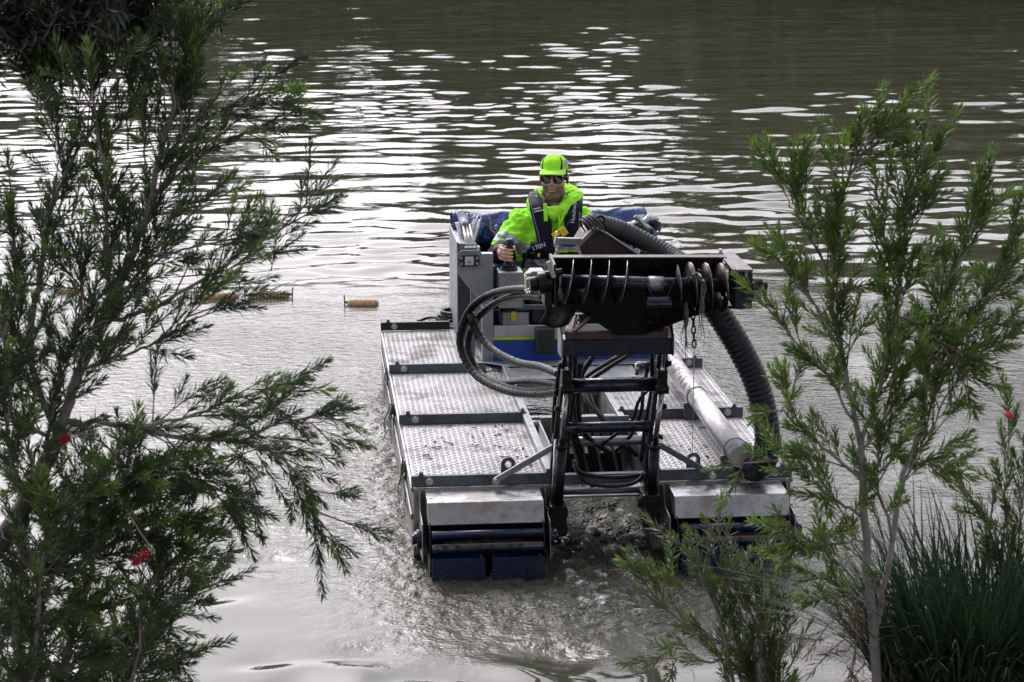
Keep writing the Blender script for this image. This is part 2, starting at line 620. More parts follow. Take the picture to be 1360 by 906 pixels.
M['hull'] = mat('hull_alloy', (0.33, 0.32, 0.30), 0.5, 0.5, var=0.25, vscale=6, dirt=(0.07, 0.06, 0.04), damt=0.55, dscale=4)
M['navy'] = mat('navy_paint', (0.0045, 0.011, 0.032), 0.25, 0.1, var=0.35, vscale=14, dirt=(0.03, 0.022, 0.018), damt=0.3, dscale=9, bump=0.1)
M['blue'] = mat('blue_blade_paint', (0.006, 0.017, 0.052), 0.22, 0.1, var=0.3, vscale=9, dirt=(0.012, 0.012, 0.014), damt=0.3, dscale=7)
M['grease'] = mat('greasy_black_steel', (0.006, 0.0055, 0.006), 0.30, 0.1, var=0.5, vscale=20, dirt=(0.010, 0.007, 0.006), damt=0.3, spec=0.3, dscale=14, bump=0.3)
M['rust'] = mat('rusty_brown_steel', (0.060, 0.030, 0.022), 0.6, 0.1, var=0.4, vscale=14, dirt=(0.03, 0.018, 0.014), damt=0.4, dscale=9, bump=0.3)
M['maroon'] = mat('maroon_paint', (0.045, 0.018, 0.018), 0.4, 0.1, var=0.3, vscale=10, dirt=(0.02, 0.015, 0.012), damt=0.4, dscale=8)
M['black'] = mat('wet_black_paint', (0.0028, 0.0026, 0.003), 0.22, 0, spec=0.22, var=0.4, vscale=12)
M['rod'] = mat('chromed_rod', (0.30, 0.29, 0.29), 0.25, 1.0, var=0.2, vscale=20)
M['steel'] = mat('worn_bright_steel', (0.50, 0.49, 0.48), 0.32, 1.0, var=0.3, vscale=30)
M['rubber'] = mat('black_rubber', (0.007, 0.008, 0.009), 0.42, 0, spec=0.3, var=0.4, vscale=25, dirt=(0.03, 0.028, 0.026), damt=0.25, dscale=12)
M['wrap'] = mat('grey_spiral_wrap', (0.006, 0.007, 0.008), 0.42, 0, spec=0.16, var=0.4, vscale=25, dirt=(0.02, 0.02, 0.022), damt=0.3, dscale=14)
M['corr'] = mat('corrugated_plastic', (0.010, 0.014, 0.021), 0.36, 0, spec=0.3, var=0.25, vscale=12)
M['corrgrey'] = mat('dusty_corrugated_plastic', (0.035, 0.037, 0.041), 0.55, 0, var=0.25, vscale=12)
M['pipe'] = mat('pale_alloy_pipe', (0.48, 0.47, 0.47), 0.38, 0.75, var=0.15, vscale=12, dirt=(0.3, 0.25, 0.2), damt=0.22, dscale=8)
M['alloy'] = mat('cockpit_alloy', (0.27, 0.29, 0.32), 0.45, 0.7, var=0.15, vscale=8, dirt=(0.15, 0.13, 0.11), damt=0.25, dscale=7)
M['panelgrey'] = mat('grey_panel', (0.40, 0.41, 0.43), 0.45, 0.2, var=0.12, vscale=8, dirt=(0.12, 0.10, 0.08), damt=0.28, dscale=9)
M['panelblue'] = mat('blue_panel', (0.009, 0.052, 0.30), 0.35, 0, var=0.12, vscale=8, dirt=(0.03, 0.03, 0.05), damt=0.22, dscale=12)
M['lime'] = mat('lime_stripe', (0.42, 0.62, 0.03), 0.4, 0, var=0.1)
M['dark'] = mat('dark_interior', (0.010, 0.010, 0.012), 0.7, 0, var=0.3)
M['tarp'] = mat('blue_tarp', (0.010, 0.040, 0.17), 0.33, 0, var=0.2, vscale=7, bump=0.5, bscale=14)
M['tarpin'] = mat('silver_tarp_lining', (0.36, 0.37, 0.42), 0.42, 0.1, var=0.15, vscale=9, bump=0.4, bscale=14)
M['yellow'] = mat('yellow_plastic', (0.78, 0.60, 0.02), 0.4, 0, var=0.1)
M['red'] = mat('red_plastic', (0.40, 0.02, 0.015), 0.4, 0, var=0.1)
M['bluecap'] = mat('blue_plastic', (0.02, 0.10, 0.40), 0.4, 0, var=0.1)
M['orange'] = mat('orange_cord', (0.62, 0.14, 0.05), 0.6, 0, var=0.2)
M['copper'] = mat('copper_fitting', (0.55, 0.20, 0.08), 0.35, 0.9, var=0.2)
M['cover'] = mat('lilac_grey_sheet', (0.10, 0.09, 0.10), 0.45, 0.3, var=0.2, vscale=9)
M['lens'] = mat('lamp_lens', (0.75, 0.77, 0.80), 0.12, 0.4, var=0.05)
M['seat'] = mat('black_vinyl', (0.012, 0.012, 0.014), 0.45, 0, var=0.2)
M['cream'] = mat('cream_enclosure', (0.34, 0.30, 0.28), 0.5, 0, var=0.1, dirt=(0.1, 0.05, 0.04), damt=0.3, dscale=9)

boat = empty('work_boat', (0, 0, 0))
tag(boat, 'twin hulled aluminium weed clearing work boat with raised auger head and blue tarp', 'boat')
DK = 0.365


def tread_mesh(x0, x1, y0, y1):
    b = MB()
    b.box(x0, x1, y0, y1, DK - 0.006, DK)
    p = 0.031
    j = 0
    y = y0 + 0.02
    while y < y1 - 0.015:
        i = 0
        x = x0 + 0.02
        while x < x1 - 0.015:
            a = R(30) if (i + j) % 2 else R(-30)
            c, s_ = math.cos(a), math.sin(a)
            k = len(b.v)
            for (l, w_, z) in ((0.0150, 0.0055, 0), (0.011, 0.0018, 0.0028)):
                for sx, sy in ((-1, -1), (1, -1), (1, 1), (-1, 1)):
                    lx, ly = sx * l, sy * w_
                    b.v.append((x + lx * c - ly * s_, y + lx * s_ + ly * c, DK + z - (0.0003 if z == 0 else 0)))
            b.face((k + 4, k + 5, k + 6, k + 7))
            for q in range(4):
                r_ = (q + 1) % 4
                b.face((k + q, k + r_, k + 4 + r_, k + 4 + q))
            x += p
            i += 1
        y += 0.026
        j += 1
    return b.mesh('deck_plate', M['deck'])


def bolt(parent, p, ax, r=0.011, h=0.012, m='steel'):
    p, ax = Vector(p), Vector(ax).normalized()
    b = MB()
    b.cyl(p, p + ax * h * 0.3, r * 1.45, 12)
    b.cyl(p + ax * h * 0.3, p + ax * h, r, 6)
    return b.build('bolt', M[m], parent)


SY = (0.0, 1.25, 2.5, 3.75)
for sgn in (-1, 1):
    xi, xo = sgn * 0.255, sgn * 0.95
    xa, xb = min(xi, xo), max(xi, xo)
    h = MB()
    # hull: raked bow and stern, chine at the bottom
    prof = [(-0.02, DK - 0.008), (3.86, DK - 0.008), (3.95, 0.2), (3.80, -0.22), (0.25, -0.22), (-0.02, 0.02)]
    h.prism([(xa + 0.004, y, z) for y, z in prof], (xb - xa - 0.008, 0, 0))
    hull = h.build('hull', M['hull'], boat, 0.006)
    # rolled edge along the outer side
    e = MB()
    e.bar((xo - sgn * 0.001, -0.02, DK - 0.012), (xo - sgn * 0.001, 3.86, DK - 0.012), 0.014, 0.024)
    e.bar((xo + sgn * 0.004, -0.02, DK - 0.15), (xo + sgn * 0.004, 3.80, DK - 0.15), 0.010, 0.03)
    e.build('edge_rail', M['galv'], hull, 0.003)
    for k in range(3):
        link('deck_plate', tread_mesh(xa + 0.012, xb - 0.012, SY[k] + 0.016, SY[k + 1] - 0.016), hull)
    # inner kerb rail
    e = MB()
    e.bar((xi + sgn * 0.018, 0.02, DK + 0.022), (xi + sgn * 0.018, 2.45, DK + 0.022), 0.008, 0.05)
    e.bar((xi + sgn * 0.002, 0.02, DK + 0.046), (xi + sgn * 0.002, 2.45, DK + 0.046), 0.036, 0.007)
    e.build('kerb_rail', M['galv'], hull, 0.002)
    for k, y in enumerate(SY):
        x0, x1 = (xa - 0.004, xb + 0.002)
        if sgn < 0 and k == 2: x1 = -0.37
        if sgn < 0 and k == 3: x1 = -0.50
        if sgn > 0 and k >= 2: x0 = 0.74
        c = MB()
        c.box(x0, x1, y - 0.014, y + 0.014, DK + 0.001, DK + 0.056)
        cb = c.build('cross_bar', M['blackbar' if k == 3 else 'bar'], boat, 0.003)
        bolt(cb, (sgn * 0.865, y - 0.014, DK + 0.03), (0, -1, 0), 0.014, 0.016)
        bolt(cb, (sgn * 0.905, y, DK + 0.056), (0, 0, 1), 0.010, 0.018, 'bar')
        if k < 2:
            bolt(cb, (sgn * 0.275, y, DK + 0.056), (0, 0, 1), 0.010, 0.018, 'bar')
    # lifting lug: plate with an eye
    lug = MB()
    lx, ly = sgn * 0.466, 0.075
    n = 18
    for side in (0,):
        pts = []
        for i in range(n + 1):
            a = PI * i / n
            pts.append((0.036 * math.cos(a), 0.040 + 0.036 * math.sin(a)))
        outer = [(0.036, -0.035)] + pts + [(-0.036, -0.035)]
        hole = [(0.017 * math.cos(2 * PI * i / 20), 0.082 + 0.017 * math.sin(2 * PI * i / 20)) for i in range(20)]
        k0 = len(lug.v)
        # ring of quads between hole and an outline sampled by angle
        outl = []
        for i in range(20):
            a = 2 * PI * i / 20
            dx, dz = math.cos(a), math.sin(a)
            if dz >= 0:
                outl.append((0.036 * dx, 0.082 + 0.036 * dz))
            else:
                t = min(0.036 / max(abs(dx), 1e-6), 0.082 / max(abs(dz), 1e-6))
                outl.append((dx * t, 0.082 + dz * t))
        for yy in (-0.005, 0.005):
            for (a_, b_) in hole: lug.v.append((lx + a_, ly + yy, DK + b_))
            for (a_, b_) in outl: lug.v.append((lx + a_, ly + yy, DK + b_))
        for i in range(20):
            j = (i + 1) % 20
            lug.face((k0 + i, k0 + j, k0 + 20 + j, k0 + 20 + i))
            lug.face((k0 + 40 + j, k0 + 40 + i, k0 + 60 + i, k0 + 60 + j))
            lug.face((k0 + 20 + i, k0 + 20 + j, k0 + 60 + j, k0 + 60 + i))
            lug.face((k0 + j, k0 + i, k0 + 40 + i, k0 + 40 + j))
    lug.build('lifting_lug', M['bar'], boat)
    # diagonal brace from the arm to the front bar
    d = MB()
    pa, pb = Vector((sgn * 0.225, -0.10, 0.597)), Vector((sgn * 0.54, -0.045, 0.398))
    d.bar(pa, pb, 0.022, 0.030)
    d.bar(pa + Vector((-sgn * 0.03, 0, 0.006)), pa + Vector((sgn * 0.004, 0, 0)), 0.026, 0.034)
    br = d.build('diagonal_brace', M['galv' if sgn < 0 else 'bar'], boat, 0.004)
    bolt(br, pb + Vector((0, -0.012, 0)), (0, -1, 0), 0.013, 0.018)

    # ---- paddle drum at the bow
    gx0, gx1 = (-0.888, -0.322) if sgn < 0 else (0.322, 0.888)
    g = MB()
    t = 0.006
    sec = [(-0.020, 0.352), (-0.225, 0.340), (-0.352, 0.280)]
    for (ya, za), (yb, zb) in zip(sec[:-1], sec[1:]):
        pass
    prof = [(-0.018, 0.354), (-0.228, 0.345), (-0.268, 0.243), (-0.262, 0.242), (-0.222, 0.339), (-0.018, 0.348)]
    g.prism([(gx0, y, z) for y, z in prof], (gx1 - gx0, 0, 0))
    for gx in (gx0 + 0.0015, gx1 - 0.0075):
        g.prism([(gx, y, z) for y, z in [(-0.019, 0.347), (-0.220, 0.3385), (-0.262, 0.2425), (-0.24, 0.235), (-0.019, 0.235)]], (0.006, 0, 0))
    g.build('drum_guard', M['guard'], boat, 0.003)
    # side plates carrying the axle
    for sx in (gx0 - 0.03, gx1 + 0.024):
        s_ = MB()
        s_.prism([(sx, y, z) for y, z in [(0.0, 0.352), (-0.07, 0.352), (-0.10, 0.27), (-0.27, 0.25), (-0.30, 0.07), (-0.05, 0.055), (0.0, 0.06)]], (0.006, 0, 0))
        sp = s_.build('axle_plate', M['galv'], boat, 0.002)
        s2 = MB()
        ox = -1 if sx < (gx0 + gx1) / 2 else 1
        bx = sx + (0 if ox < 0 else 0.006)
        s2.cyl((bx, -0.20, 0.155), (bx + ox * 0.022, -0.20, 0.155), 0.050, 20)
        s2.cyl((bx + ox * 0.022, -0.20, 0.155), (bx + ox * 0.045, -0.20, 0.155), 0.026, 16)
        s2.build('bearing', M['blue'], sp, 0.003)
        for a in range(4):
            bolt(sp, (bx + ox * 0.022, -0.20 + 0.038 * math.cos(a * PI / 2 + .6), 0.155 + 0.038 * math.sin(a * PI / 2 + .6)), (ox, 0, 0), 0.007, 0.012)
    dr = empty('paddle_drum')
    dr.parent = boat
    c = MB()
    c.cyl((gx0 + 0.012, -0.20, 0.12), (gx1 - 0.012, -0.20, 0.12), 0.105, 28)
    for ex in (gx0 + 0.004, gx1 - 0.010):
        c.cyl((ex, -0.20, 0.12), (ex + 0.006, -0.20, 0.12), 0.150, 28)
    c.build('drum_core', M['grease'], dr)
    xm = (gx0 + gx1) / 2
    for k in range(7):
        a = 2 * PI * k / 7 + 0.62
        ca, sa = math.cos(a), math.sin(a)
        for (p0, p1) in ((gx0 + 0.02, xm - 0.022), (xm + 0.022, gx1 - 0.02)):
            bl = MB()
            y0_, z0_ = -0.20 + ca * 0.10, 0.12 + sa * 0.10
            y1_, z1_ = -0.20 + ca * 0.185 - sa * 0.03, 0.12 + sa * 0.185 + ca * 0.03
            bl.bar((p0, (y0_ + y1_) / 2, (z0_ + z1_) / 2), (p1, (y0_ + y1_) / 2, (z0_ + z1_) / 2), 0.092, 0.010,
                   up=Vector((0, y1_ - y0_, z1_ - z0_)).cross(Vector((1, 0, 0))))
            bl.build('paddle_blade', M['blue'], dr, 0.003)
    for k in range(4):
        a = R(148 + k * 24)
        rr_ = 0.158
        y_, z_ = -0.20 + math.cos(a) * rr_, 0.13 + math.sin(a) * rr_
        if k < 2:
            rl = MB()
            rl.cyl((gx0 + 0.014, y_, z_), (gx1 - 0.014, y_, z_), 0.020, 14)
            rl.build('roller', M['blue'], dr)
    wb = MB()
    wb.box(gx0 + 0.022, gx1 - 0.02, -0.372, -0.362, 0.155, 0.177)
    wbo = wb.build('wear_bar', mat('worn_rusty_bar', (0.16, 0.135, 0.11), 0.6, 0.3, var=0.3, vscale=10, dirt=(0.13, 0.05, 0.025), damt=0.35, dscale=16), dr, 0.002)
    for bxp in (0.05, 0.11, 0.22, 0.28, 0.37, 0.42):
        rb = MB()
        p = Vector((gx0 + 0.022 + bxp, -0.372, 0.166))
        rb.cyl(p, p + Vector((0, -0.007, 0)), 0.009, 8)
        rb.build('bolt', M['rust'], dr)
    fb = MB()
    for (p0, p1) in ((gx0 + 0.010, xm - 0.016), (xm + 0.016, gx1 - 0.012)):
        q = MB()
        q.prism([(p0, -0.395, 0.112), (p1, -0.395, 0.112), (p1, -0.40, 0.0), (p0, -0.40, 0.0)], (0, 0.012, 0))
        q.build('paddle_blade', M['blue'], dr, 0.003)

# beams across the gap between the hulls
for y, z, hgt, m in ((1.25, DK + 0.0, 0.055, 'galv'), (0.03, DK + 0.012, 0.05, 'bar'), (2.35, DK + 0.015, 0.05, 'galv')):
    b = MB()
    b.box(-0.252, 0.252, y - 0.02, y + 0.02, z - hgt / 2, z + hgt / 2)
    bm = b.build('gap_beam', M[m], boat, 0.004)
    if y == 1.25:
        for sx in (-1, 1):
            s_ = MB()
            s_.cyl((sx * 0.17, y - 0.05, z - 0.005), (sx * 0.252, y - 0.05, z - 0.005), 0.022, 16)
            s_.build('sleeve', M['galv'], bm)
b = MB()
b.cyl((-0.23, -0.06, 0.335), (0.26, -0.06, 0.335), 0.016, 14)
b.build('gap_tube', M['bar'], boat)
b = MB()
b.cyl((-0.22, 0.28, 0.50), (0.24, 0.28, 0.50), 0.024, 14)
b.build('gap_tube', M['galv'], boat)
# hydraulics tray between the hulls
tr = MB()
tr.box(-0.235, 0.235, 0.10, 0.72, 0.255, 0.265)
tr.box(-0.243, -0.235, 0.10, 0.72, 0.255, 0.50)
tr.box(0.235, 0.243, 0.10, 0.72, 0.255, 0.50)
tr.box(-0.235, 0.235, 0.712, 0.72, 0.265, 0.52)
tray = tr.build('hydraulics_tray', M['galv'], boat, 0.002)
b = MB()
b.box(-0.20, 0.16, 0.42, 0.70, 0.266, 0.40)
b.build('valve_block', M['grease'], tray, 0.006)
for k in range(7):
    rnd = random.Random(40 + k)
    x = -0.16 + k * 0.05
    b = MB()
    p0 = Vector((x, 0.50, 0.42)); p3 = Vector((x + rnd.uniform(0.02, 0.12), 0.12 + rnd.uniform(0, .05), 0.34))
    b.tube(smooth_path([p0, p0 + Vector((0.02, -0.08, 0.10)), (p0 + p3) / 2 + Vector((0.02, 0, 0.07)), p3], 5), 0.009, 8)
    ho = b.build('hydraulic_hose', M['rubber'], tray)
    b = MB()
    b.cyl(p3, p3 + Vector((0.012, -0.035, -0.03)), 0.011, 8)
    b.build('hose_fitting', M['copper' if k in (1, 2) else 'steel'], tray)


def ribbed(pts, r, pitch, depth, n=12, seg=14, m=0, b=None, sharp=False):
    P = smooth_path(pts, n)
    # resample evenly
    L_ = [0.0]
    for a, c in zip(P[:-1], P[1:]): L_.append(L_[-1] + (c - a).length)
    tot = L_[-1]
    cnt = max(8, int(tot / pitch * 4))
    Q, rad = [], []
    j = 0
    for i in range(cnt + 1):
        s_ = tot * i / cnt
        while j < len(L_) - 2 and L_[j + 1] < s_: j += 1
        f_ = (s_ - L_[j]) / max(1e-9, L_[j + 1] - L_[j])
        Q.append(P[j].lerp(P[j + 1], min(1, f_)))
        rad.append(r + depth * (1, 0.55, -1, 0.55)[i % 4])
    b = b or MB()
    b.tube(Q, rad, seg, m)
    return b


# ---- lift frame
lift = empty('lift_frame')
lift.parent = boat
ARM = {-1: [(-0.243, -0.12, 0.22), (-0.228, -0.14, 0.562), (-0.207, -0.17, 0.871), (-0.201, -0.20, 1.094)],
       1: [(0.214, -0.12, 0.262), (0.222, -0.14, 0.55), (0.250, -0.17, 0.86), (0.264, -0.20, 1.084)]}
for sgn in (-1, 1):
    A = [Vector(p) for p in ARM[sgn]]
    in_ = -sgn
    a = MB()
    # inner channel arm
    off = Vector((in_ * 0.016, 0.03, 0))
    for p, q in zip(A[:-1], A[1:]):
        a.bar(p + off, q + off + (q - p).normalized() * 0.01, 0.022, 0.052, up=(0, 1, 0))
    a.build('arm', M['navy'], lift, 0.004)
    # outer plate with holes: narrow strip
    a = MB()
    off2 = Vector((-in_ * 0.020, 0.02, 0))
    a.bar(A[0] + off2, A[1] + off2, 0.008, 0.045, up=(0, 1, 0))
    a.bar(A[1] + off2, A[3] + off2, 0.008, 0.040, up=(0, 1, 0))
    a.build('arm_plate', M['grease'], lift, 0.002)
    # cylinder: barrel, gland, rod, pins
    c = MB()
    b0 = A[0] + Vector((-in_ * 0.004, -0.045, 0.06)); b1 = A[1] + Vector((-in_ * 0.004, -0.05, 0.03))
    r1 = A[2] + Vector((-in_ * 0.004, -0.045, 0.02))
    c.cyl(b0, b1, 0.026, 18)
    c.cyl(b1, b1 + (b1 - b0).normalized() * 0.022, 0.030, 18)
    cy = c.build('cylinder_barrel', M['grease'], lift)
    c = MB()
    c.cyl(b1, r1, 0.0125, 14)
    c.build('cylinder_rod', M['rod'], lift)
    c = MB()
    c.cyl(r1 + Vector((-0.032, 0, 0)), r1 + Vector((0.032, 0, 0)), 0.022, 14)
    c.box(r1.x - 0.024, r1.x + 0.024, r1.y - 0.02, r1.y + 0.05, r1.z - 0.01, r1.z + 0.10)
    c.build('clevis', M['grease'], lift, 0.003)
    # second slim rod beside the arm and the foot block
    c = MB()
    s0 = A[0] + Vector((-in_ * 0.030, -0.03, 0.05)); s1 = A[1] + Vector((-in_ * 0.030, -0.03, 0.07))
    c.cyl(s0, s1, 0.007, 8)
    c.build('link_rod', M['steel'], lift)
    c = MB()
    c.box(A[0].x - 0.045, A[0].x + 0.04, -0.20, -0.03, A[0].z - 0.075, A[0].z + 0.085)
    c.cyl((A[0].x - 0.058, -0.13, A[0].z + 0.03), (A[0].x + 0.052, -0.13, A[0].z + 0.03), 0.026, 14)
    c.cyl((A[0].x - 0.05, -0.15, A[0].z - 0.04), (A[0].x + 0.05, -0.15, A[0].z - 0.04), 0.02, 12)
    c.build('foot_block', M['grease'], lift, 0.010)
    for z in (0.45, 0.62, 0.78, 1.0):
        i = 0 if z < 0.56 else 1 if z < 0.86 else 2
        t_ = (z - A[i].z) / (A[i + 1].z - A[i].z)
        p = A[i].lerp(A[i + 1], t_) + off2
        bolt(lift, p + Vector((sgn * 0.004, -0.005, 0)), (sgn, 0, 0), 0.014, 0.022, 'grease')
    bl_ = MB()
    p = A[1] + Vector((-in_ * 0.012 , 0.10, 0.05))
    bl_.box(p.x - 0.016, p.x + 0.016, p.y - 0.02, p.y + 0.02, p.z - 0.016, p.z + 0.016)
    bl_.build('valve_cap', M['bluecap'], lift, 0.005)

for (x0, x1, y, z, r_) in ((-0.20, 0.245, -0.15, 0.893, 0.035), (-0.215, 0.218, -0.125, 0.676, 0.027)):
    b = MB()
    b.cyl((x0, y, z), (x1, y, z), r_, 24)
    b.build('cross_tube', M['navy'], lift)
b = MB()
b.box(-0.238, 0.292, -0.27, -0.15, 1.065, 1.148)
b.build('head_beam', M['navy'], lift, 0.005)
for x0, x1 in ((-0.246, -0.236), (0.290, 0.300)):
    b = MB()
    b.prism([(x0, -0.275, 1.06), (x0, -0.14, 1.06), (x0, -0.12, 1.19), (x0, -0.20, 1.225), (x0, -0.275, 1.15)], (x1 - x0, 0, 0))
    b.build('cheek_plate', M['galv' if x0 < 0 else 'navy'], lift, 0.002)

# ---- auger head on top of the lift frame
aug = empty('auger_head')
aug.parent = boat
# rusty quick hitch frame
b = MB()
b.bar((-0.215, -0.26, 1.168), (0.270, -0.26, 1.165), 0.04, 0.036)
b.bar((-0.150, 0.10, 1.182), (0.240, 0.10, 1.182), 0.04, 0.036)
b.bar((-0.205, -0.24, 1.168), (-0.145, 0.10, 1.18), 0.036, 0.034)
b.bar((0.260, -0.24, 1.168), (0.235, 0.10, 1.18), 0.036, 0.034)
b.bar((-0.185, -0.26, 1.185), (-0.09, -0.20, 1.245), 0.030, 0.008)
b.bar((0.25, -0.25, 1.185), (0.20, -0.15, 1.205), 0.030, 0.008)
b.box(0.03, 0.105, -0.17, -0.09, 1.15, 1.176)
b.build('hitch_frame', M['rust'], aug, 0.003)
# hopper: back sheet, folded bottom, top lip and end plates
HP = [(-0.285, 1.525), (0.561, 1.512), (0.584, 1.307), (0.382, 1.262), (0.150, 1.176), (0.010, 1.178), (-0.190, 1.315), (-0.285, 1.345)]
b = MB()
b.prism([(x, -0.10, z) for x, z in HP], (0, 0.01, 0))
for (xa_, za_), (xb_, zb_) in zip(HP[2:], HP[3:]):
    b.prism([(xa_, -0.101, za_), (xb_, -0.101, zb_), (xb_, -0.33, zb_ + 0.0), (xa_, -0.33, za_ + 0.0)], (0, 0, 0.008))
b.build('hopper', M['black'], aug, 0.002)
b = MB()
b.prism([(-0.285, -0.092, 1.523), (0.561, -0.092, 1.510), (0.561, -0.20, 1.516), (0.10, -0.215, 1.527), (-0.285, -0.20, 1.529)], (0, 0, 0.007))
b.build('hopper_lip', M['maroon'], aug, 0.002)
# auger shaft and flights
SH0, SH1 = Vector((-0.255, -0.30, 1.438)), Vector((0.572, -0.30, 1.402))
b = MB()
b.cyl(SH0, SH1, 0.034, 28)
b.build('auger_shaft', M['navy'], aug)
b = MB()
cq = SH0.lerp(SH1, 0.56)
dirn = (SH1 - SH0).normalized()
b.cyl(cq - dirn * 0.045, cq + dirn * 0.03, 0.0365, 28)
b.build('shaft_sleeve', M['alloy'], aug)


def flight(t0, t1, turns, hand, r0=0.033, r1=0.108, ph=0.0):
    u, v = frame_of(dirn)
    b = MB()
    n = int(turns * 28)
    th = 0.0042
    a0 = SH0.lerp(SH1, t0); a1 = SH0.lerp(SH1, t1)
    for i in range(n + 1):
        c = a0.lerp(a1, i / n)
        an = hand * 2 * PI * turns * i / n + ph
        e_ = u * math.cos(an) + v * math.sin(an)
        for rr_, s_ in ((r0, -1), (r1, -0.5), (r1, 0.5), (r0, 1)):
            b.v.append(tuple(c + e_ * rr_ + dirn * (th / 2 * s_)))
    for i in range(n):
        k = i * 4
        b.face((k, k + 4, k + 5, k + 1), 0, True)
        b.face((k + 1, k + 5, k + 6, k + 2), 1, True)
        b.face((k + 2, k + 6, k + 7, k + 3), 0, True)
    return b.build('auger_flight', [mat('flight_steel', (0.10, 0.09, 0.085), 0.35, 0.7, var=0.4, vscale=18, dirt=(0.03, 0.02, 0.015), damt=0.4, dscale=14), M['rod']], aug)


flight(0.005, 0.41, 3.9, -1, ph=2.4)
flight(0.665, 0.985, 3.55, 1, ph=-1.2)
# throw-out paddles in the middle
for tt, lean in ((0.49, 0.03), (0.635, -0.03)):
    c = SH0.lerp(SH1, tt)
    b = MB()
    b.prism([(c.x - lean * 0.4, -0.335, c.z + 0.02), (c.x + lean, -0.36, c.z - 0.06), (c.x + lean * 1.6, -0.33, c.z - 0.105), (c.x + lean, -0.27, c.z - 0.10), (c.x - lean * .4, -0.27, c.z + 0.02)], (0.007, 0, 0))
    b.build('throw_paddle', M['navy'], aug, 0.002)
b = MB()
cc = SH0.lerp(SH1, 0.56)
b.grid(lambda u, v: (cc.x - 0.06 + 0.12 * u, -0.30 - 0.085 * math.cos(R(-40 + 70 * v)), cc.z - 0.005 - 0.095 * math.sin(R(30 + 50 * v))), 6, 6)
so = b.build('throw_plate', M['navy'], aug)
so.modifiers.new('solid', 'SOLIDIFY').thickness = 0.006
# drive end (left)
b = MB()
b.prism([(-0.292, -0.38, 1.33), (-0.292, -0.21, 1.30), (-0.292, -0.17, 1.55), (-0.292, -0.36, 1.53)], (0.010, 0, 0))
b.build('end_plate', M['grease'], aug, 0.002)
b = MB()
b.cyl((-0.36, -0.30, 1.43), (-0.292, -0.30, 1.436), 0.055, 20)
b.cyl((-0.40, -0.30, 1.425), (-0.36, -0.30, 1.43), 0.036, 16)
b.box(-0.335, -0.297, -0.36, -0.22, 1.33, 1.40)
b.cyl((-0.33, -0.345, 1.48), (-0.25, -0.345, 1.495), 0.016, 10)
dm = b.build('drive_motor', M['grease'], aug, 0.004)
for k, (dx_, dz_) in enumerate(((0.03, 0.03), (-0.03, 0.03), (0.03, -0.035), (-0.03, -0.035), (0, 0.05))):
    bolt(dm, (-0.40, -0.30 + dx_, 1.425 + dz_), (-1, 0, 0), 0.008, 0.02, 'steel')
b = MB()
b.bar((-0.318, -0.36, 1.545), (-0.292, -0.37, 1.47), 0.030, 0.020, up=(1, 0, 0))
b.build('lock_lever', M['cream'], aug, 0.002)
b = MB()
b.prism([(-0.400, -0.12, 1.425), (-0.37, -0.12, 1.455), (-0.31, -0.12, 1.455), (-0.31, -0.12, 1.365), (-0.395, -0.12, 1.365)], (0, 0.10, 0))
b.build('junction_box', M['cream'], aug, 0.004)
b = MB()
b.grid(lambda u, v: (-0.33 + 0.14 * u + 0.02 * math.sin(v * 4), -0.20 + 0.03 * math.sin(u * 6), 1.34 - 0.15 * v * (1 - 0.3 * abs(u - 0.5))), 6, 6)
g_ = b.build('rubber_flap', M['rubber'], aug)
g_.modifiers.new('solid', 'SOLIDIFY').thickness = 0.006
# idler end (right): box housing with long top cover
b = MB()
b.prism([(0.574, y, z) for y, z in [(-0.36, 1.30), (-0.20, 1.27), (-0.18, 1.475), (-0.36, 1.475)]], (0.085, 0, 0))
eh = b.build('end_housing', M['navy'], aug, 0.006)
b = MB()
b.prism([(0.562, -0.355, 1.477), (0.660, -0.355, 1.477), (0.655, 0.12, 1.482), (0.578, 0.12, 1.482)], (0, 0, 0.012))
b.build('top_cover', M['cover'], eh, 0.002)
b = MB()
b.cyl((0.659, -0.30, 1.40), (0.715, -0.30, 1.398), 0.038, 18)
b.cyl((0.715, -0.30, 1.398), (0.74, -0.30, 1.397), 0.022, 12)
b.box(0.665, 0.70, -0.33, -0.28, 1.33, 1.37)
b.build('idler_hub', M['grease'], aug, 0.003)
b = MB()
b.prism([(0.665, -0.345, 1.385), (0.708, -0.345, 1.385), (0.704, -0.345, 1.33), (0.668, -0.345, 1.33)], (0, 0.02, 0))
b.build('hub_cover', M['galv'], aug, 0.003)
for z in (1.44, 1.42):
    bolt(eh, (0.659, -0.33, z), (1, 0, 0), 0.007, 0.012)
bolt(eh, (0.585, 0.08, 1.494), (0, 0, 1), 0.010, 0.02)
# discharge duct behind the hopper
D = [at(x, y, y=0.30) for x, y in ((769, 326), (778, 312), (791, 304), (803, 309), (858, 346), (776, 348))]
b = MB()
b.prism(D, (0, 0.24, 0))
b.build('discharge_duct', M['maroon'], aug, 0.004)
b = MB()
for p, q in zip(D[2:4], D[3:5]):
    b.bar(p + Vector((0, -0.005, 0.004)), q + Vector((0, -0.005, 0.004)), 0.03, 0.008)
b.bar(D[0] + Vector((-0.004, -0.004, 0)), D[2] + Vector((-0.004, -0.004, 0.004)), 0.02, 0.02)
b.build('duct_flange', M['galv'], aug, 0.002)
b = MB()
for k in range(5):
    c = at(784 + k * 2.5, 303 - k * 1.4, y=0.40)
    b.ring(c, (0.8, 0.15, 0.5), 0.066 - k * 0.002, 0.007, 22, 6)
b.build('cable_coil', M['rust'], aug)
b = MB()
for k in range(4):
    c = at(781 + k * 4, 305 - k * 2, y=0.34)
    b.ring(c, (0.75, 0.25, 0.55), 0.062, 0.005, 22, 6)
b.build('cable_coil', M['corrgrey'], aug)
b = MB()
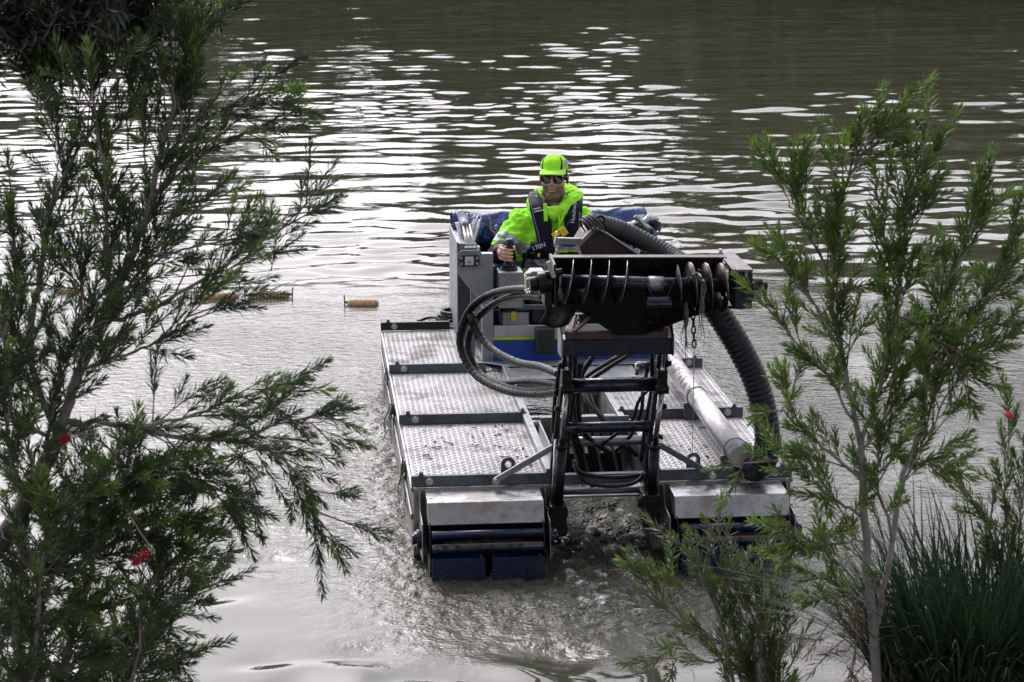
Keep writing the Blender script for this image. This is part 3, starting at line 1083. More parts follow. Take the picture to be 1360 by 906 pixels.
kp = [at(x, y, y=0.36) for x, y in ((788, 293), (797, 287), (803, 292), (797, 299), (806, 303), (800, 296), (793, 291))]
b.tube(smooth_path(kp, 5), 0.008, 6)
b.build('rope_knot', M['rubber'], aug)

# corrugated hoses
b = ribbed([at(792, 297, y=0.45), at(825, 306, y=0.50), at(858, 322, y=0.50), at(893, 341, y=0.42), at(925, 365, y=0.2), at(940, 392, y=0.0)], 0.048, 0.022, 0.0028, 10, 18)
b.build('discharge_hose', M['corrgrey'], boat)
b = ribbed([at(930, 380, y=-0.08), at(950, 410, y=-0.12), at(979, 456, y=-0.16), at(1003, 505, y=-0.18), at(1016, 552, y=-0.2), at(1019, 590, y=-0.2),
            at(1012, 618, y=-0.14), at(998, 622, y=-0.04), at(984, 607, y=0.02)], 0.062, 0.027, 0.0030, 10, 20)
b.build('suction_hose', M['corr'], boat)
# alloy pipe along the right deck
PA, PB = at(892, 481, z=0.49), at(984, 607, z=0.49)
b = MB()
b.cyl(PA, PB, 0.056, 32)
pp = b.build('suction_pipe', M['pipe'], boat)
for t_ in (0.41, 0.93):
    c = PA.lerp(PB, t_)
    b = MB()
    d_ = (PB - PA).normalized()
    b.cyl(c - d_ * 0.006, c + d_ * 0.006, 0.0605, 32)
    b.build('pipe_clamp', M['bar'], pp)
    b = MB()
    b.box(c.x - 0.075, c.x + 0.03, c.y - 0.012, c.y + 0.012, DK + 0.004, 0.46)
    b.build('pipe_saddle', M['bar'], pp, 0.003)

# spiral wrapped hydraulic hose bundle at the left of the lift frame
HS = [([(722, 386, .1), (690, 384, .5), (655, 390, .85), (627, 408, 1.0), (612, 440, 1.0), (614, 470, .95), (634, 500, .8), (672, 519, .5), (712, 524, .2), (742, 521, -.05)], 0.024, 'wrap'),
      ([(722, 395, .12), (690, 393, .55), (660, 402, .9), (636, 420, 1.05), (623, 446, 1.05), (624, 472, 1.0), (642, 500, .85), (680, 516, .5), (718, 519, .2), (742, 515, -.03)], 0.022, 'wrap'),
      ([(628, 428, 1.0), (640, 450, .95), (660, 468, .8), (690, 482, .5), (718, 487, .2), (742, 497, -.02)], 0.023, 'rubber'),
      ([(648, 500, .85), (668, 508, .65), (700, 506, .35), (726, 508, .1), (742, 512, -.02)], 0.016, 'rubber')]
for pts, r_, m_ in HS:
    b = ribbed([at(x, y, y=yy) for x, y, yy in pts], r_ * 0.84, 0.040, r_ * 0.045, 12, 14)
    b.build('hydraulic_hose', M[m_], boat)
b = MB()
cc = at(628, 427, y=1.0)
b.tube([cc + Vector((-0.012, 0, 0.045)), cc, cc + Vector((0.012, 0, -0.05))], [0.022, 0.027, 0.023], 12)
b.build('hose_coupling', M['rubber'], boat)
# hoses hanging inside the lift frame
for pts, r_ in (([(771, 480, .1), (764, 520, .2), (766, 552, .25), (782, 585, .3), (790, 612, .3)], 0.020),
                ([(757, 470, 0), (752, 520, .12), (758, 565, .2), (770, 600, .3)], 0.022),
                ([(835, 466, .3), (800, 486, .5), (776, 505, .6), (778, 530, .5), (800, 556, .4), (836, 600, .3)], 0.011),
                ([(842, 468, .3), (806, 490, .5), (782, 510, .6), (788, 538, .5), (812, 566, .4), (846, 606, .3)], 0.011),
                ([(860, 490, -.1), (854, 520, .1), (852, 545, .2), (840, 575, .25), (818, 600, .3)], 0.010),
                ([(745, 480, -.05), (738, 520, -.02), (735, 560, 0), (733, 600, 0)], 0.010),
                ([(762, 618, 0), (778, 640, -.08), (810, 646, -.1), (845, 640, -.08), (862, 618, -.04)], 0.010),
                ([(762, 612, 0), (772, 628, -.05), (815, 634, -.06), (858, 630, -.04)], 0.010),
                ([(750, 462, -.12), (745, 520, -.13), (738, 575, -.13), (733, 625, -.12), (735, 660, -.12)], 0.011),
                ([(764, 468, -.1), (762, 520, -.08), (757, 560, -.06), (752, 610, -.05)], 0.013),
                ([(884, 466, -.13), (880, 520, -.12), (872, 575, -.1), (866, 640, -.1)], 0.011),
                ([(866, 470, -.08), (866, 515, -.06), (858, 560, -.05), (852, 612, -.03)], 0.012),
                ([(790, 470, .2), (772, 500, .2), (768, 540, .2), (776, 575, .25), (812, 604, .3)], 0.014),
                ([(880, 500, -.05), (850, 530, .1), (838, 560, .2), (800, 590, .25)], 0.009),
                ([(872, 500, -.12), (868, 530, -.1), (860, 570, -.1), (858, 600, -.1)], 0.009)):
    b = MB()
    b.tube(smooth_path([at(x, y, y=yy) for x, y, yy in pts], 8), r_, 10)
    b.build('hydraulic_hose', M['rubber'], boat)
b = MB()
p0 = at(846, 483, y=-0.06); p1 = at(846, 498, y=-0.06)
b.cyl(p0, p1, 0.010, 10); b.cyl(p0, at(858, 483, y=-0.06), 0.010, 10)
b.build('hose_elbow', M['steel'], boat)
# thin lifting wire and chain from the hopper
b = MB()
b.cyl(at(923, 408, y=-0.25), at(919, 622, y=0.07), 0.0018, 6)
b.build('lifting_wire', M['steel'], boat)


def chain(p, n, name, parent, m, s=0.013, lean=(0, 0, 0)):
    b = MB()
    for k in range(n):
        c = Vector(p) + Vector((lean[0] * k, lean[1] * k, -k * s * 2.3))
        pts = []
        for i in range(12):
            a = 2 * PI * i / 12
            dx_, dz_ = s * 0.62 * math.cos(a), s * 1.45 * math.sin(a)
            pts.append(c + (Vector((dx_, 0, dz_)) if k % 2 else Vector((0, dx_, dz_))))
        pts.append(pts[0])
        b.tube(pts, s * 0.26, 6, cap=False)
    return b.build(name, m, parent)


chain(at(920, 410, y=-0.27), 6, 'chain', aug, M['grease'], 0.015, (0.002, 0, 0))
chain(at(739, 314, y=0.30), 5, 'chain', aug, M['steel'], 0.016)
chain(at(768, 420, y=-0.1), 5, 'chain', aug, M['steel'], 0.010)
b = MB()
b.bar(at(737, 320, y=0.30), at(772, 321, y=0.30), 0.03, 0.035)
b.build('chain_arm', M['galv'], aug, 0.003)

# ------------------------------------------------------------------ cockpit
ck = empty('cockpit')
ck.parent = boat
CX0, CX1, CY0, CY1 = -0.375, 0.76, 2.70, 4.12
b = MB()
b.box(CX0 + 0.07, CX1, CY0, CY0 + 0.02, DK + 0.004, 0.512)
b.build('front_panel', M['panelblue'], ck, 0.003)
b = MB()
b.box(CX0 + 0.07, CX1, CY0 + 0.0005, CY0 + 0.02, 0.5125, 0.530)
b.build('stripe', M['lime'], ck)
b = MB()
b.box(CX0 + 0.07, CX1, CY0 + 0.001, CY0 + 0.02, 0.5305, 0.600)
b.build('front_panel', M['panelgrey'], ck, 0.002)
b = MB()
b.box(CX0, CX0 + 0.068, CY0 - 0.004, CY0 + 0.06, DK + 0.003, 1.05)
b.build('corner_post', M['alloy'], ck, 0.004)
b = MB()
b.box(CX1 - 0.03, CX1 + 0.035, CY0 - 0.004, CY0 + 0.06, DK + 0.003, 1.0)
b.build('corner_post', M['alloy'], ck, 0.004)
# toe board and flange in front of the panel
b = MB()
b.prism([(CX0 - 0.01, 2.69, DK + 0.012), (CX1 + 0.02, 2.69, DK + 0.012), (CX1 - 0.2, 2.36, DK + 0.055), (-0.24, 2.36, DK + 0.055)], (0, 0, 0.006))
b.build('toe_board', M['galv'], ck, 0.002)
b = MB()
b.box(-0.25, 0.5, 2.06, 2.10, DK - 0.06, DK + 0.05)
b.box(-0.25, 0.5, 2.10, 2.36, DK + 0.04, DK + 0.05)
b.build('foot_well', M['galv'], ck, 0.003)
# walls, floor, inner lining
b = MB()
b.box(-0.475, -0.465, 3.42, CY1, DK + 0.003, 1.0)
b.box(0.80, 0.81, CY0 + 0.05, CY1, DK + 0.003, 1.0)
b.box(-0.475, 0.81, CY1, CY1 + 0.01, DK - 0.1, 1.0)
b.build('side_wall', M['alloy'], ck, 0.002)
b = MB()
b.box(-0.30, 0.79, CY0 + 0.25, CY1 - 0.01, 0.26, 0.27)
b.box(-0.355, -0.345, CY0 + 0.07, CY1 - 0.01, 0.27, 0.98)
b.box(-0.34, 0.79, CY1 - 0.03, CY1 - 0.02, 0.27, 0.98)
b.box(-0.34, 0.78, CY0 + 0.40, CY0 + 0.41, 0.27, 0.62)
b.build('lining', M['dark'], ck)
# perforated cooler box with a light bracket
P0 = at(607, 448, y=3.43)
b = MB()
b.box(-0.462, -0.36, 3.43, 4.05, DK + 0.004, 0.99)
b.build('cooler_box', M['alloy'], ck, 0.004)
mperf = mat('perforated_sheet', (0.13, 0.125, 0.12), 0.5, 0.5, var=0.15, vscale=8)
b = MB()
for i in range(11):
    for j in range(44):
        x, z = -0.455 + i * 0.0085 + (0.004 if j % 2 else 0), DK + 0.04 + j * 0.0125
        b.cyl((x, 3.4295, z), (x, 3.4265, z), 0.0032, 6)
pf = b.build('perforation', M['dark'], ck)
tag(pf, kind='stuff')
b = MB()
b.box(-0.460, -0.362, 3.4275, 3.4297, DK + 0.02, 0.95)
b.build('mesh_panel', mperf, ck)
b = MB()
BR = [at(x, y, y=2.69) for x, y in ((607, 339), (612, 333), (636, 332), (646, 345), (649, 352), (649, 407), (641, 406), (607, 363))]
b.prism(BR, (0, 0.006, 0))
lb = b.build('light_bracket', M['alloy'], ck, 0.002)
c = at(623, 346, y=2.68)
b = MB()
oct_ = [(c.x + dx_, c.y + 0.006, c.z + dz_) for dx_, dz_ in ((-0.062, -0.02), (-0.05, -0.036), (0.05, -0.036), (0.062, -0.02), (0.062, 0.02), (0.05, 0.036), (-0.05, 0.036), (-0.062, 0.02))]
b.prism(oct_, (0, -0.022, 0))
lf = b.build('work_light', M['blackbar'], ck, 0.003)
b = MB()
b.box(c.x - 0.026, c.x + 0.026, c.y - 0.020, c.y - 0.0165, c.z - 0.026, c.z + 0.026)
b.build('lens', M['lens'], lf, 0.004)
b = MB()
b.ball((c.x, c.y - 0.019, c.z - 0.004), (0.014, 0.004, 0.012), 12, 8)
b.build('reflector', M['rod'], lf)
for sx in (-1, 1):
    for sz in (-1, 1):
        bolt(lf, (c.x + sx * 0.048, c.y - 0.016, c.z + sz * 0.017), (0, -1, 0), 0.006, 0.006)
# inner strut with yellow edge
b = MB()
b.box(-0.425, -0.40, 2.95, 2.97, DK + 0.003, 0.80)
b.build('strut', M['galv'], ck, 0.002)
b = MB()
b.box(-0.395, -0.382, 2.95, 2.965, 0.55, 0.86)
b.build('strut', mat('yellow_strip', (0.45, 0.38, 0.12), 0.5, 0, var=0.2), ck, 0.002)
# joystick console
J0, J1 = at(663, 361, y=2.66), at(695, 405, y=2.66)
b = MB()
b.box(J0.x, J1.x, 2.66, 2.86, J1.z - 0.02, J0.z - 0.006)
cs = b.build('joystick_console', M['alloy'], ck, 0.004)
jc = Vector(((J0.x + J1.x) / 2 - 0.004, 2.76, J0.z))
b = MB()
b.cyl(jc + Vector((0, 0, -0.006)), jc + Vector((0, 0, 0.012)), 0.052, 24)
b.tube([jc + Vector((0, 0, 0.012)), jc + Vector((0, 0, 0.022)), jc + Vector((0, 0, 0.034)), jc + Vector((0, 0, 0.05))], [0.046, 0.03, 0.036, 0.016], 18)
b.build('rubber_boot', M['rubber'], cs)
JB = jc + Vector((0.0, 0.0, 0.05))
JT = jc + Vector((0.004, 0.0, 0.185))
b = MB()
b.tube([JB, JB.lerp(JT, 0.3), JB.lerp(JT, 0.6), JB.lerp(JT, 0.8), JB.lerp(JT, 0.95), JT], [0.014, 0.019, 0.020, 0.025, 0.026, 0.018], 16)
b.build('joystick', M['seat'], cs)
# battery box and shelf inside
a0, a1 = at(667, 413, y=2.80), at(703, 434, y=2.80)
b = MB()
b.box(a0.x, a1.x, 2.80, 3.05, 0.56, a0.z)
bt = b.build('battery', M['panelgrey'], ck, 0.006)
b = MB()
b.box(a0.x - 0.004, a1.x + 0.004, 2.795, 3.055, a0.z - 0.012, a0.z + 0.006)
b.build('lid', M['dark'], bt, 0.004)
for k, m_ in enumerate(('red', 'bluecap', 'yellow', 'red')):
    b = MB()
    b.cyl((a0.x + 0.03 + k * 0.03, 2.83 + 0.02 * (k % 2), a0.z), (a0.x + 0.03 + k * 0.03, 2.83 + 0.02 * (k % 2), a0.z + 0.03), 0.014, 10)
    b.build('terminal', M[m_], bt, 0.002)
b = MB()
yb = at(681, 416, y=2.79)
b.box(yb.x - 0.012, yb.x + 0.022, 2.785, 2.795, yb.z - 0.05, yb.z + 0.01)
b.build('strap', M['yellow'], bt, 0.002)
s0, s1 = at(704, 403, y=2.72), at(727, 411, y=2.72)
b = MB()
b.bar(at(686, 408, y=2.70), at(760, 408, y=2.70), 0.02, 0.030)
b.bar(at(686, 398, y=2.70), at(686, 411, y=2.70), 0.02, 0.02)
b.build('shelf_bracket', M['bar'], ck, 0.003)
b = MB()
b.box(-0.06, 0.7, 2.76, 2.90, 0.60, 0.76)
b.build('engine_cover', M['dark'], ck, 0.01)
b = MB()
b.box(-0.30, -0.20, 2.84, 2.95, 0.70, 0.95)
b.build('blue_reservoir', mat('reservoir_blue', (0.01, 0.04, 0.10), 0.4), ck, 0.01)
b = MB()
bp_ = at(715, 470, y=2.62)
b.box(bp_.x - 0.02, bp_.x + 0.10, 2.60, 2.68, 0.44, 0.60)
b.build('black_canister', M['blackbar'], ck, 0.015)
# seat
st = empty('seat')
st.parent = ck
b = MB()
b.box(-0.10, 0.34, 3.05, 3.55, 0.52, 0.62)
b.build('cushion', M['seat'], st, 0.03, 3)
b = MB()
b.prism([(-0.13, 3.56, 0.60), (0.37, 3.56, 0.60), (0.34, 3.60, 1.06), (0.27, 3.60, 1.13), (-0.03, 3.60, 1.13), (-0.10, 3.60, 1.06)], (0, 0.09, 0))
b.build('backrest', M['seat'], st, 0.03, 3)
b = MB()
b.box(0.0, 0.24, 3.15, 3.5, 0.27, 0.515)
b.build('pedestal', M['dark'], st, 0.01)

# ---- blue tarp bunched along the stern rail
tp = empty('tarpaulin')
tp.parent = boat


def fold_noise(seed):
    r_ = random.Random(seed)
    W_ = [(r_.uniform(4, 34), r_.uniform(0, 6.3), r_.uniform(-5, 5), 1 / (1 + 0.06 * k)) for k in range(14)]
    def f(u, v):
        return sum(a * math.sin(k * u + p + q * v) for k, p, q, a in W_) / 4.0
    return f


fn1, fn2, fn3 = fold_noise(1), fold_noise(2), fold_noise(3)
b = MB()


def tarp_back(u, v):
    x = -0.46 + 1.30 * u
    ang = PI * (v * 1.1 - 0.05)
    z = 0.995 + 0.112 * math.sin(ang)
    y = 4.06 - 0.13 * math.cos(ang)
    if v < 0.45:
        t = (0.45 - v) / 0.45
        z -= 0.085 * t
        y += 0.02 * t
    n = 0.020 * fn1(u * 1.2, v * 3) + 0.012 * fn2(u * 2, v * 5)
    sag = -0.02 * math.sin(PI * u) if v > 0.3 else 0
    return (x + 0.012 * fn3(u, v * 4), y + n, z + sag + 0.5 * n * math.sin(PI * v))


b.grid(tarp_back, 80, 26)
o = b.build('rolled_cover', M['tarp'], tp)
o.modifiers.new('solid', 'SOLIDIFY').thickness = 0.004
b = MB()


def tarp_right(u, v):
    # the right hand end sags forward over the side wall
    y = 4.16 - 0.75 * u
    ang = PI * v
    z = 0.93 + (0.15 - 0.09 * u) * math.sin(ang) - 0.05 * u
    x = 0.80 + 0.085 * (1 - 2 * v) * -1 - 0.05 * u
    n = 0.03 * fn2(u * 1.4, v * 2.5) + 0.012 * fn1(u * 2, v * 4)
    return (x + n, y, z + n * 0.9)


b.grid(tarp_right, 36, 18)
o = b.build('side_drape', M['tarp'], tp)
o.modifiers.new('solid', 'SOLIDIFY').thickness = 0.004
for (x0, y0, seed, lab) in ((0.74, 3.7, 21, 0), (0.84, 3.9, 22, 0)):
    fx = fold_noise(seed)
    b = MB()
    b.grid(lambda u, v: (x0 - 0.07 + 0.13 * u + 0.02 * fx(u, v), y0 - 0.1 + 0.2 * v, 1.04 + 0.04 * math.sin(PI * u) - 0.10 * v * u + 0.03 * fx(v, u)), 12, 12)
    o = b.build('lining_fold', M['tarpin'], tp)
    o.modifiers.new('solid', 'SOLIDIFY').thickness = 0.004


def sheet_px(name, quad, ydep, m, seed, amp=0.02, nu=14, nv=14):
    """cloth spanning four corners (a b / d c) with folds"""
    A_, B_, C_, D_ = [at(x, y, y=yy) for (x, y), yy in zip(quad, ydep)]
    fx = fold_noise(seed)
    b = MB()
    nrm = (B_ - A_).cross(D_ - A_).normalized()
    b.grid(lambda u, v: A_.lerp(B_, u).lerp(D_.lerp(C_, u), v) + nrm * (amp * fx(u * 0.5, v * 0.5) + amp * 1.5 * math.sin(PI * u)), nu, nv)
    o = b.build(name, m, tp)
    o.modifiers.new('solid', 'SOLIDIFY').thickness = 0.004


sheet_px('lining_fold', ((603, 296), (611, 291), (620, 332), (613, 326)), (3.72, 3.66, 3.5, 3.55), M['tarpin'], 31, 0.014)
sheet_px('lining_fold', ((630, 290), (640, 290), (628, 328), (621, 318)), (3.75, 3.7, 3.5, 3.55), M['tarpin'], 32, 0.016)
sheet_px('lining_fold', ((619, 283), (636, 284), (633, 297), (622, 304)), (3.85, 3.85, 3.75, 3.7), M['tarp'], 33, 0.016)
sheet_px('loose_fold', ((640, 296), (664, 300), (662, 314), (636, 315)), (3.85, 3.85, 3.8, 3.8), M['tarp'], 34, 0.03)
b = MB()
b.tube(smooth_path([at(611, 282, y=3.72), at(614, 290, y=3.68), at(618, 301, y=3.60)], 4), [0.026] * 8 + [0.03], 14)
b.build('pole_sleeve', M['tarpin'], tp)
for dx_ in (-3, 1, 5):
    b = MB()
    b.cyl(at(618 + dx_, 299, y=3.6), at(625 + dx_ * 1.2, 331, y=3.40), 0.010, 10)
    b.build('frame_pole', M['pipe'], tp)
b = MB()
q = at(627, 329, y=3.42)
b.box(q.x - 0.05, q.x + 0.05, 3.38, 3.46, q.z - 0.05, q.z + 0.01)
b.build('pole_socket', M['galv'], tp, 0.006)
b = MB()
b.tube(smooth_path([at(x, y, y=3.78) for x, y in ((650, 289), (652, 296), (651, 304), (655, 308), (660, 312), (664, 310), (658, 313), (653, 307))], 5), 0.005, 6)
b.build('tie_cord', M['orange'], tp)
b = MB()
b.tube(smooth_path([at(x, y, y=3.45) for x, y in ((843, 287), (852, 296), (858, 302), (866, 305), (868, 312))], 5), 0.012, 8)
b.build('frame_pole', M['galv'], tp)
b = MB()
q = at(865, 308, y=3.45)
b.ball(q, (0.022, 0.02, 0.03), 10, 8)
b.build('pole_cap', M['blackbar'], tp)

# spare hose coil on the stern of the left hull
hc = empty('hose_coil', (0, 0, 0))
tag(hc, 'coil of black hose lying at the rear of the left hull', 'hose')
b = MB()
for k in range(3):
    b.ring((-0.44 + 0.01 * k, 4.02 - 0.02 * k, DK + 0.022 + k * 0.024), (0.02 * k, 0.03, 1), 0.13 - 0.006 * k, 0.012, 30, 8)
b.build('hose_loops', M['rubber'], hc)
b = MB()
b.tube(smooth_path([(-0.56, 3.98, DK + 0.03), (-0.62, 4.05, DK + 0.02), (-0.70, 4.02, DK + 0.0)], 5), 0.010, 8)
b.build('hose_tail', M['rubber'], hc)
pl = MB()
pl.box(-0.62, -0.30, 3.80, 4.20, DK - 0.02, DK + 0.008)
pl.build('stern_plate', M['hull'], boat, 0.003)

# ------------------------------------------------------------------ the operator
M['skin'] = mat('skin', (0.55, 0.33, 0.25), 0.5, 0, var=0.12, vscale=25, bump=0.1, bscale=120)
M['stubble'] = mat('beard_stubble', (0.20, 0.125, 0.10), 0.7, 0, var=0.35, vscale=60, bump=0.4, bscale=200)
M['hair'] = mat('dark_hair', (0.02, 0.016, 0.014), 0.6, 0, var=0.3, vscale=60)
M['hivis'] = mat('lime_fabric', (0.37, 0.93, 0.05), 0.85, 0, spec=0.15, var=0.08, vscale=9, bump=0.7, bscale=13)
M['navyfab'] = mat('navy_fabric', (0.009, 0.010, 0.028), 0.7, 0, spec=0.2, var=0.25, vscale=20, bump=0.3, bscale=60)
M['reflect'] = mat('reflective_tape', (0.34, 0.36, 0.44), 0.4, 0.3, var=0.12, vscale=15)
M['white'] = mat('white_print', (0.75, 0.75, 0.78), 0.6, 0, var=0.05)
M['glass'] = mat('dark_lens', (0.006, 0.006, 0.007), 0.08, 0, var=0.1)

person = empty('person', (0.12, 3.30, 0.62))
tag(person, 'seated person in lime hooded jacket, lime cap, sunglasses and navy life vest gripping joystick', 'person')
PO = Vector((0.12, 3.30, 0.62))


def capsule(b, pts, rad, seg=14):
    b.tube(pts, rad, seg)
    for p, r_ in zip(pts, rad):
        b.ball(p, r_, seg, 8)


def fused(name, b, voxel, parent, mats, pick=None, smooth=6, wrinkle=0.0, wscale=0.06):
    """fuse overlapping shapes into one continuous skin and colour its faces by position"""
    me = b.mesh('tmp', M['skin'])
    o = link('tmp', me)
    r_ = o.modifiers.new('r', 'REMESH')
    r_.mode = 'VOXEL'
    r_.voxel_size = voxel
    s_ = o.modifiers.new('s', 'SMOOTH')
    s_.factor = 0.5
    s_.iterations = smooth
    if wrinkle:
        tx = bpy.data.textures.new('wrinkle', 'CLOUDS')
        tx.noise_scale = wscale
        tx.noise_depth = 2
        d_ = o.modifiers.new('d', 'DISPLACE')
        d_.texture = tx
        d_.strength = wrinkle
        d_.mid_level = 0.5
        d_.texture_coords = 'LOCAL'
    dg = bpy.context.evaluated_depsgraph_get()
    nm = bpy.data.meshes.new_from_object(o.evaluated_get(dg))
    bpy.data.objects.remove(o)
    nm.name = name
    nm.materials.clear()
    for m_ in mats: nm.materials.append(m_)
    if pick:
        idx = [pick(p.center) for p in nm.polygons]
        nm.polygons.foreach_set('material_index', idx)
    nm.polygons.foreach_set('use_smooth', [True] * len(nm.polygons))
    nm.transform(Matrix.Translation(-PO))
    return link(name, nm, parent)


HC = Vector((0.124, 3.235, 1.432))
HM = Matrix.Translation(HC) @ Matrix.Rotation(R(-13), 4, 'Z') @ Matrix.Rotation(R(-1), 4, 'X') @ Matrix.Scale(1.12, 4)


def H(x, y, z):
    return HM @ Vector((x, y, z))


def hball(b, c, r_, seg=20, rings=14):
    k = len(b.v)
    b.ball(c, r_, seg, rings)
    for i in range(k, len(b.v)):
        b.v[i] = tuple(HM @ Vector(b.v[i]))


body = MB()
hball(body, (0, 0.012, 0.033), (0.073, 0.093, 0.084))
hball(body, (0, -0.018, -0.030), (0.063, 0.076, 0.085))
hball(body, (0, -0.050, -0.092), (0.040, 0.040, 0.031))
for s_ in (-1, 1):
    hball(body, (s_ * 0.036, -0.058, -0.026), (0.028, 0.026, 0.026))
    hball(body, (s_ * 0.030, -0.078, 0.022), (0.028, 0.018, 0.010))
    hball(body, (s_ * 0.075, 0.014, -0.008), (0.009, 0.020, 0.030))
    hball(body, (s_ * 0.044, -0.022, -0.080), (0.024, 0.034, 0.026))
    hball(body, (s_ * 0.013, -0.097, -0.030), (0.009, 0.009, 0.008))
hball(body, (0, -0.100, -0.004), (0.008, 0.012, 0.028))
hball(body, (0, -0.110, -0.024), (0.011, 0.012, 0.010))
hball(body, (0, -0.092, -0.057), (0.025, 0.010, 0.006))
hball(body, (0, -0.090, -0.068), (0.021, 0.010, 0.007))
capsule(body, [H(0, 0.020, -0.07), H(0, 0.035, -0.17)], [0.060, 0.062])
# torso, pelvis, legs
capsule(body, [(0.12, 3.32, 1.15), (0.12, 3.32, 0.95), (0.12, 3.34, 0.72)], [0.12, 0.13, 0.135])
capsule(body, [(-0.03, 3.31, 1.13), (0.27, 3.31, 1.13)], [0.075, 0.075])
for s_ in (-1, 1):
    x = 0.12 + s_ * 0.10
    capsule(body, [(x, 3.33, 0.71), (x + s_ * 0.05, 2.98, 0.68), (x + s_ * 0.06, 2.96, 0.46), (x + s_ * 0.06, 2.99, 0.33)], [0.085, 0.060, 0.048, 0.040])
    capsule(body, [(x + s_ * 0.06, 3.02, 0.315), (x + s_ * 0.07, 2.985, 0.30)], [0.035, 0.03])
SHR, ELR, WRR = Vector((-0.065, 3.31, 1.135)), Vector((-0.215, 3.16, 0.965)), Vector((-0.240, 2.86, jc.z + 0.070))
SHL, ELL, WRL = Vector((0.305, 3.31, 1.135)), Vector((0.455, 3.14, 0.95)), Vector((0.38, 2.88, 0.90))
for s3 in ((SHR, ELR, WRR), (SHL, ELL, WRL)):
    capsule(body, list(s3), [0.055, 0.042, 0.030])
# right hand closed round the joystick
gc = JB.lerp(JT, 0.34)                 # centre of the grip
palm = [WRR, Vector((gc.x - 0.045, gc.y + 0.045, gc.z + 0.004)), Vector((gc.x - 0.041, gc.y + 0.012, gc.z))]
capsule(body, palm, [0.026, 0.027, 0.024])
capsule(body, [palm[1] + Vector((0, 0, 0.024)), palm[1] + Vector((0, 0, -0.034))], [0.021, 0.020])
for k in range(4):
    z = gc.z + 0.030 - k * 0.0215
    ln = (0.95, 1.05, 1.0, 0.85)[k]
    kn = Vector((gc.x - 0.047, gc.y - 0.004, z))
    pts = [Vector((gc.x - 0.046, gc.y + 0.03, z)), kn,
           Vector((gc.x - 0.030, gc.y - 0.032 * ln, z - 0.003)), Vector((gc.x - 0.004, gc.y - 0.038 * ln, z - 0.006)),
           Vector((gc.x + 0.017 * ln, gc.y - 0.030, z - 0.007))]
    capsule(body, pts, [0.0098, 0.0100, 0.0092, 0.0086, 0.0076], 10)
capsule(body, [Vector((gc.x - 0.030, gc.y + 0.035, gc.z + 0.020)), Vector((gc.x + 0.004, gc.y + 0.034, gc.z + 0.034)),
               Vector((gc.x + 0.028, gc.y + 0.010, gc.z + 0.036)), Vector((gc.x + 0.030, gc.y - 0.014, gc.z + 0.030))], [0.013, 0.0115, 0.010, 0.0085], 10)
# left hand resting on the lever behind the duct
capsule(body, [WRL, WRL + Vector((-0.01, -0.06, 0.0))], [0.026, 0.026])
capsule(body, [WRL + Vector((-0.035, -0.07, 0.004)), WRL + Vector((0.025, -0.07, -0.004))], [0.018, 0.018])
for k in range(4):
    b0 = WRL + Vector((-0.034 + k * 0.021, -0.075, 0.004))
    ln = (0.9, 1.0, 0.95, 0.8)[k]
    capsule(body, [b0, b0 + Vector((0, -0.032 * ln, 0.004)), b0 + Vector((0, -0.05 * ln, -0.018)), b0 + Vector((0, -0.042 * ln, -0.04))], [0.0095, 0.009, 0.0085, 0.0075], 10)
capsule(body, [WRL + Vector((-0.03, -0.04, 0)), WRL + Vector((-0.055, -0.065, -0.008)), WRL + Vector((-0.052, -0.09, -0.02))], [0.012, 0.0105, 0.0085], 10)
HI = HM.inverted()


def skin_pick(c):
    if c.z < 0.8: return 2
    p = HI @ c
    if abs(p.x) < 0.12 and abs(p.y) < 0.16 and p.z > -0.14:
        if p.z < -0.040 and p.y < 0.02 and not (abs(p.x) < 0.018 and -0.070 < p.z < -0.058 and p.y < -0.08) and not (p.z > -0.05 and abs(p.x) < 0.02):
            return 1
        if abs(p.x) > 0.055 and p.y > -0.035 and -0.04 < p.z < 0.05 and not (abs(p.x) > 0.079): return 3
    return 0


bo = fused('body', body, 0.0045, person, [M['skin'], M['stubble'], M['navyfab'], M['hair']], skin_pick, 4)

# ---- jacket
jk = MB()
capsule(jk, [(0.12, 3.31, 1.10), (0.12, 3.29, 0.98), (0.12, 3.29, 0.86), (0.12, 3.31, 0.74)], [0.150, 0.172, 0.178, 0.170], 22)
capsule(jk, [(-0.06, 3.31, 1.08), (0.02, 3.31, 1.135), (0.22, 3.31, 1.135), (0.30, 3.31, 1.08)], [0.105, 0.095, 0.095, 0.105], 20)
capsule(jk, [(-0.02, 3.28, 0.98), (0.26, 3.28, 0.98)], [0.145, 0.145], 20)
capsule(jk, [(0.0, 3.29, 0.82), (0.24, 3.29, 0.82)], [0.150, 0.150], 20)
capsule(jk, [SHR, SHR.lerp(ELR, 0.55) + Vector((-0.012, 0, -0.004)), ELR, WRR + Vector((0, 0.03, 0.0))], [0.093, 0.092, 0.082, 0.054], 20)
capsule(jk, [SHL, SHL.lerp(ELL, 0.55) + Vector((0.012, 0, 0)), ELL, WRL + Vector((0, 0.03, 0.0))], [0.093, 0.092, 0.078, 0.054], 20)
# cloth rolls where the sleeve bunches at elbow and armpit
for t_, r_ in ((0.70, 0.100), (0.92, 0.094)):
    c = SHR.lerp(ELR, t_)
    jk.ring(c, ELR - SHR, r_ - 0.022, 0.020, 24, 8)
capsule(jk, [(-0.10, 3.22, 1.10), (-0.03, 3.16, 0.99), (0.02, 3.13, 0.90)], [0.03, 0.028, 0.02], 10)


def arm_t(c, S, E, W_):
    d1, d2 = E - S, W_ - E
    t1 = max(0, min(1, (c - S).dot(d1) / d1.length_squared))
    t2 = max(0, min(1, (c - E).dot(d2) / d2.length_squared))
    r1, r2 = (c - S - d1 * t1).length, (c - E - d2 * t2).length
    return (t1, r1) if r1 <= r2 else (1 + t2, r2)


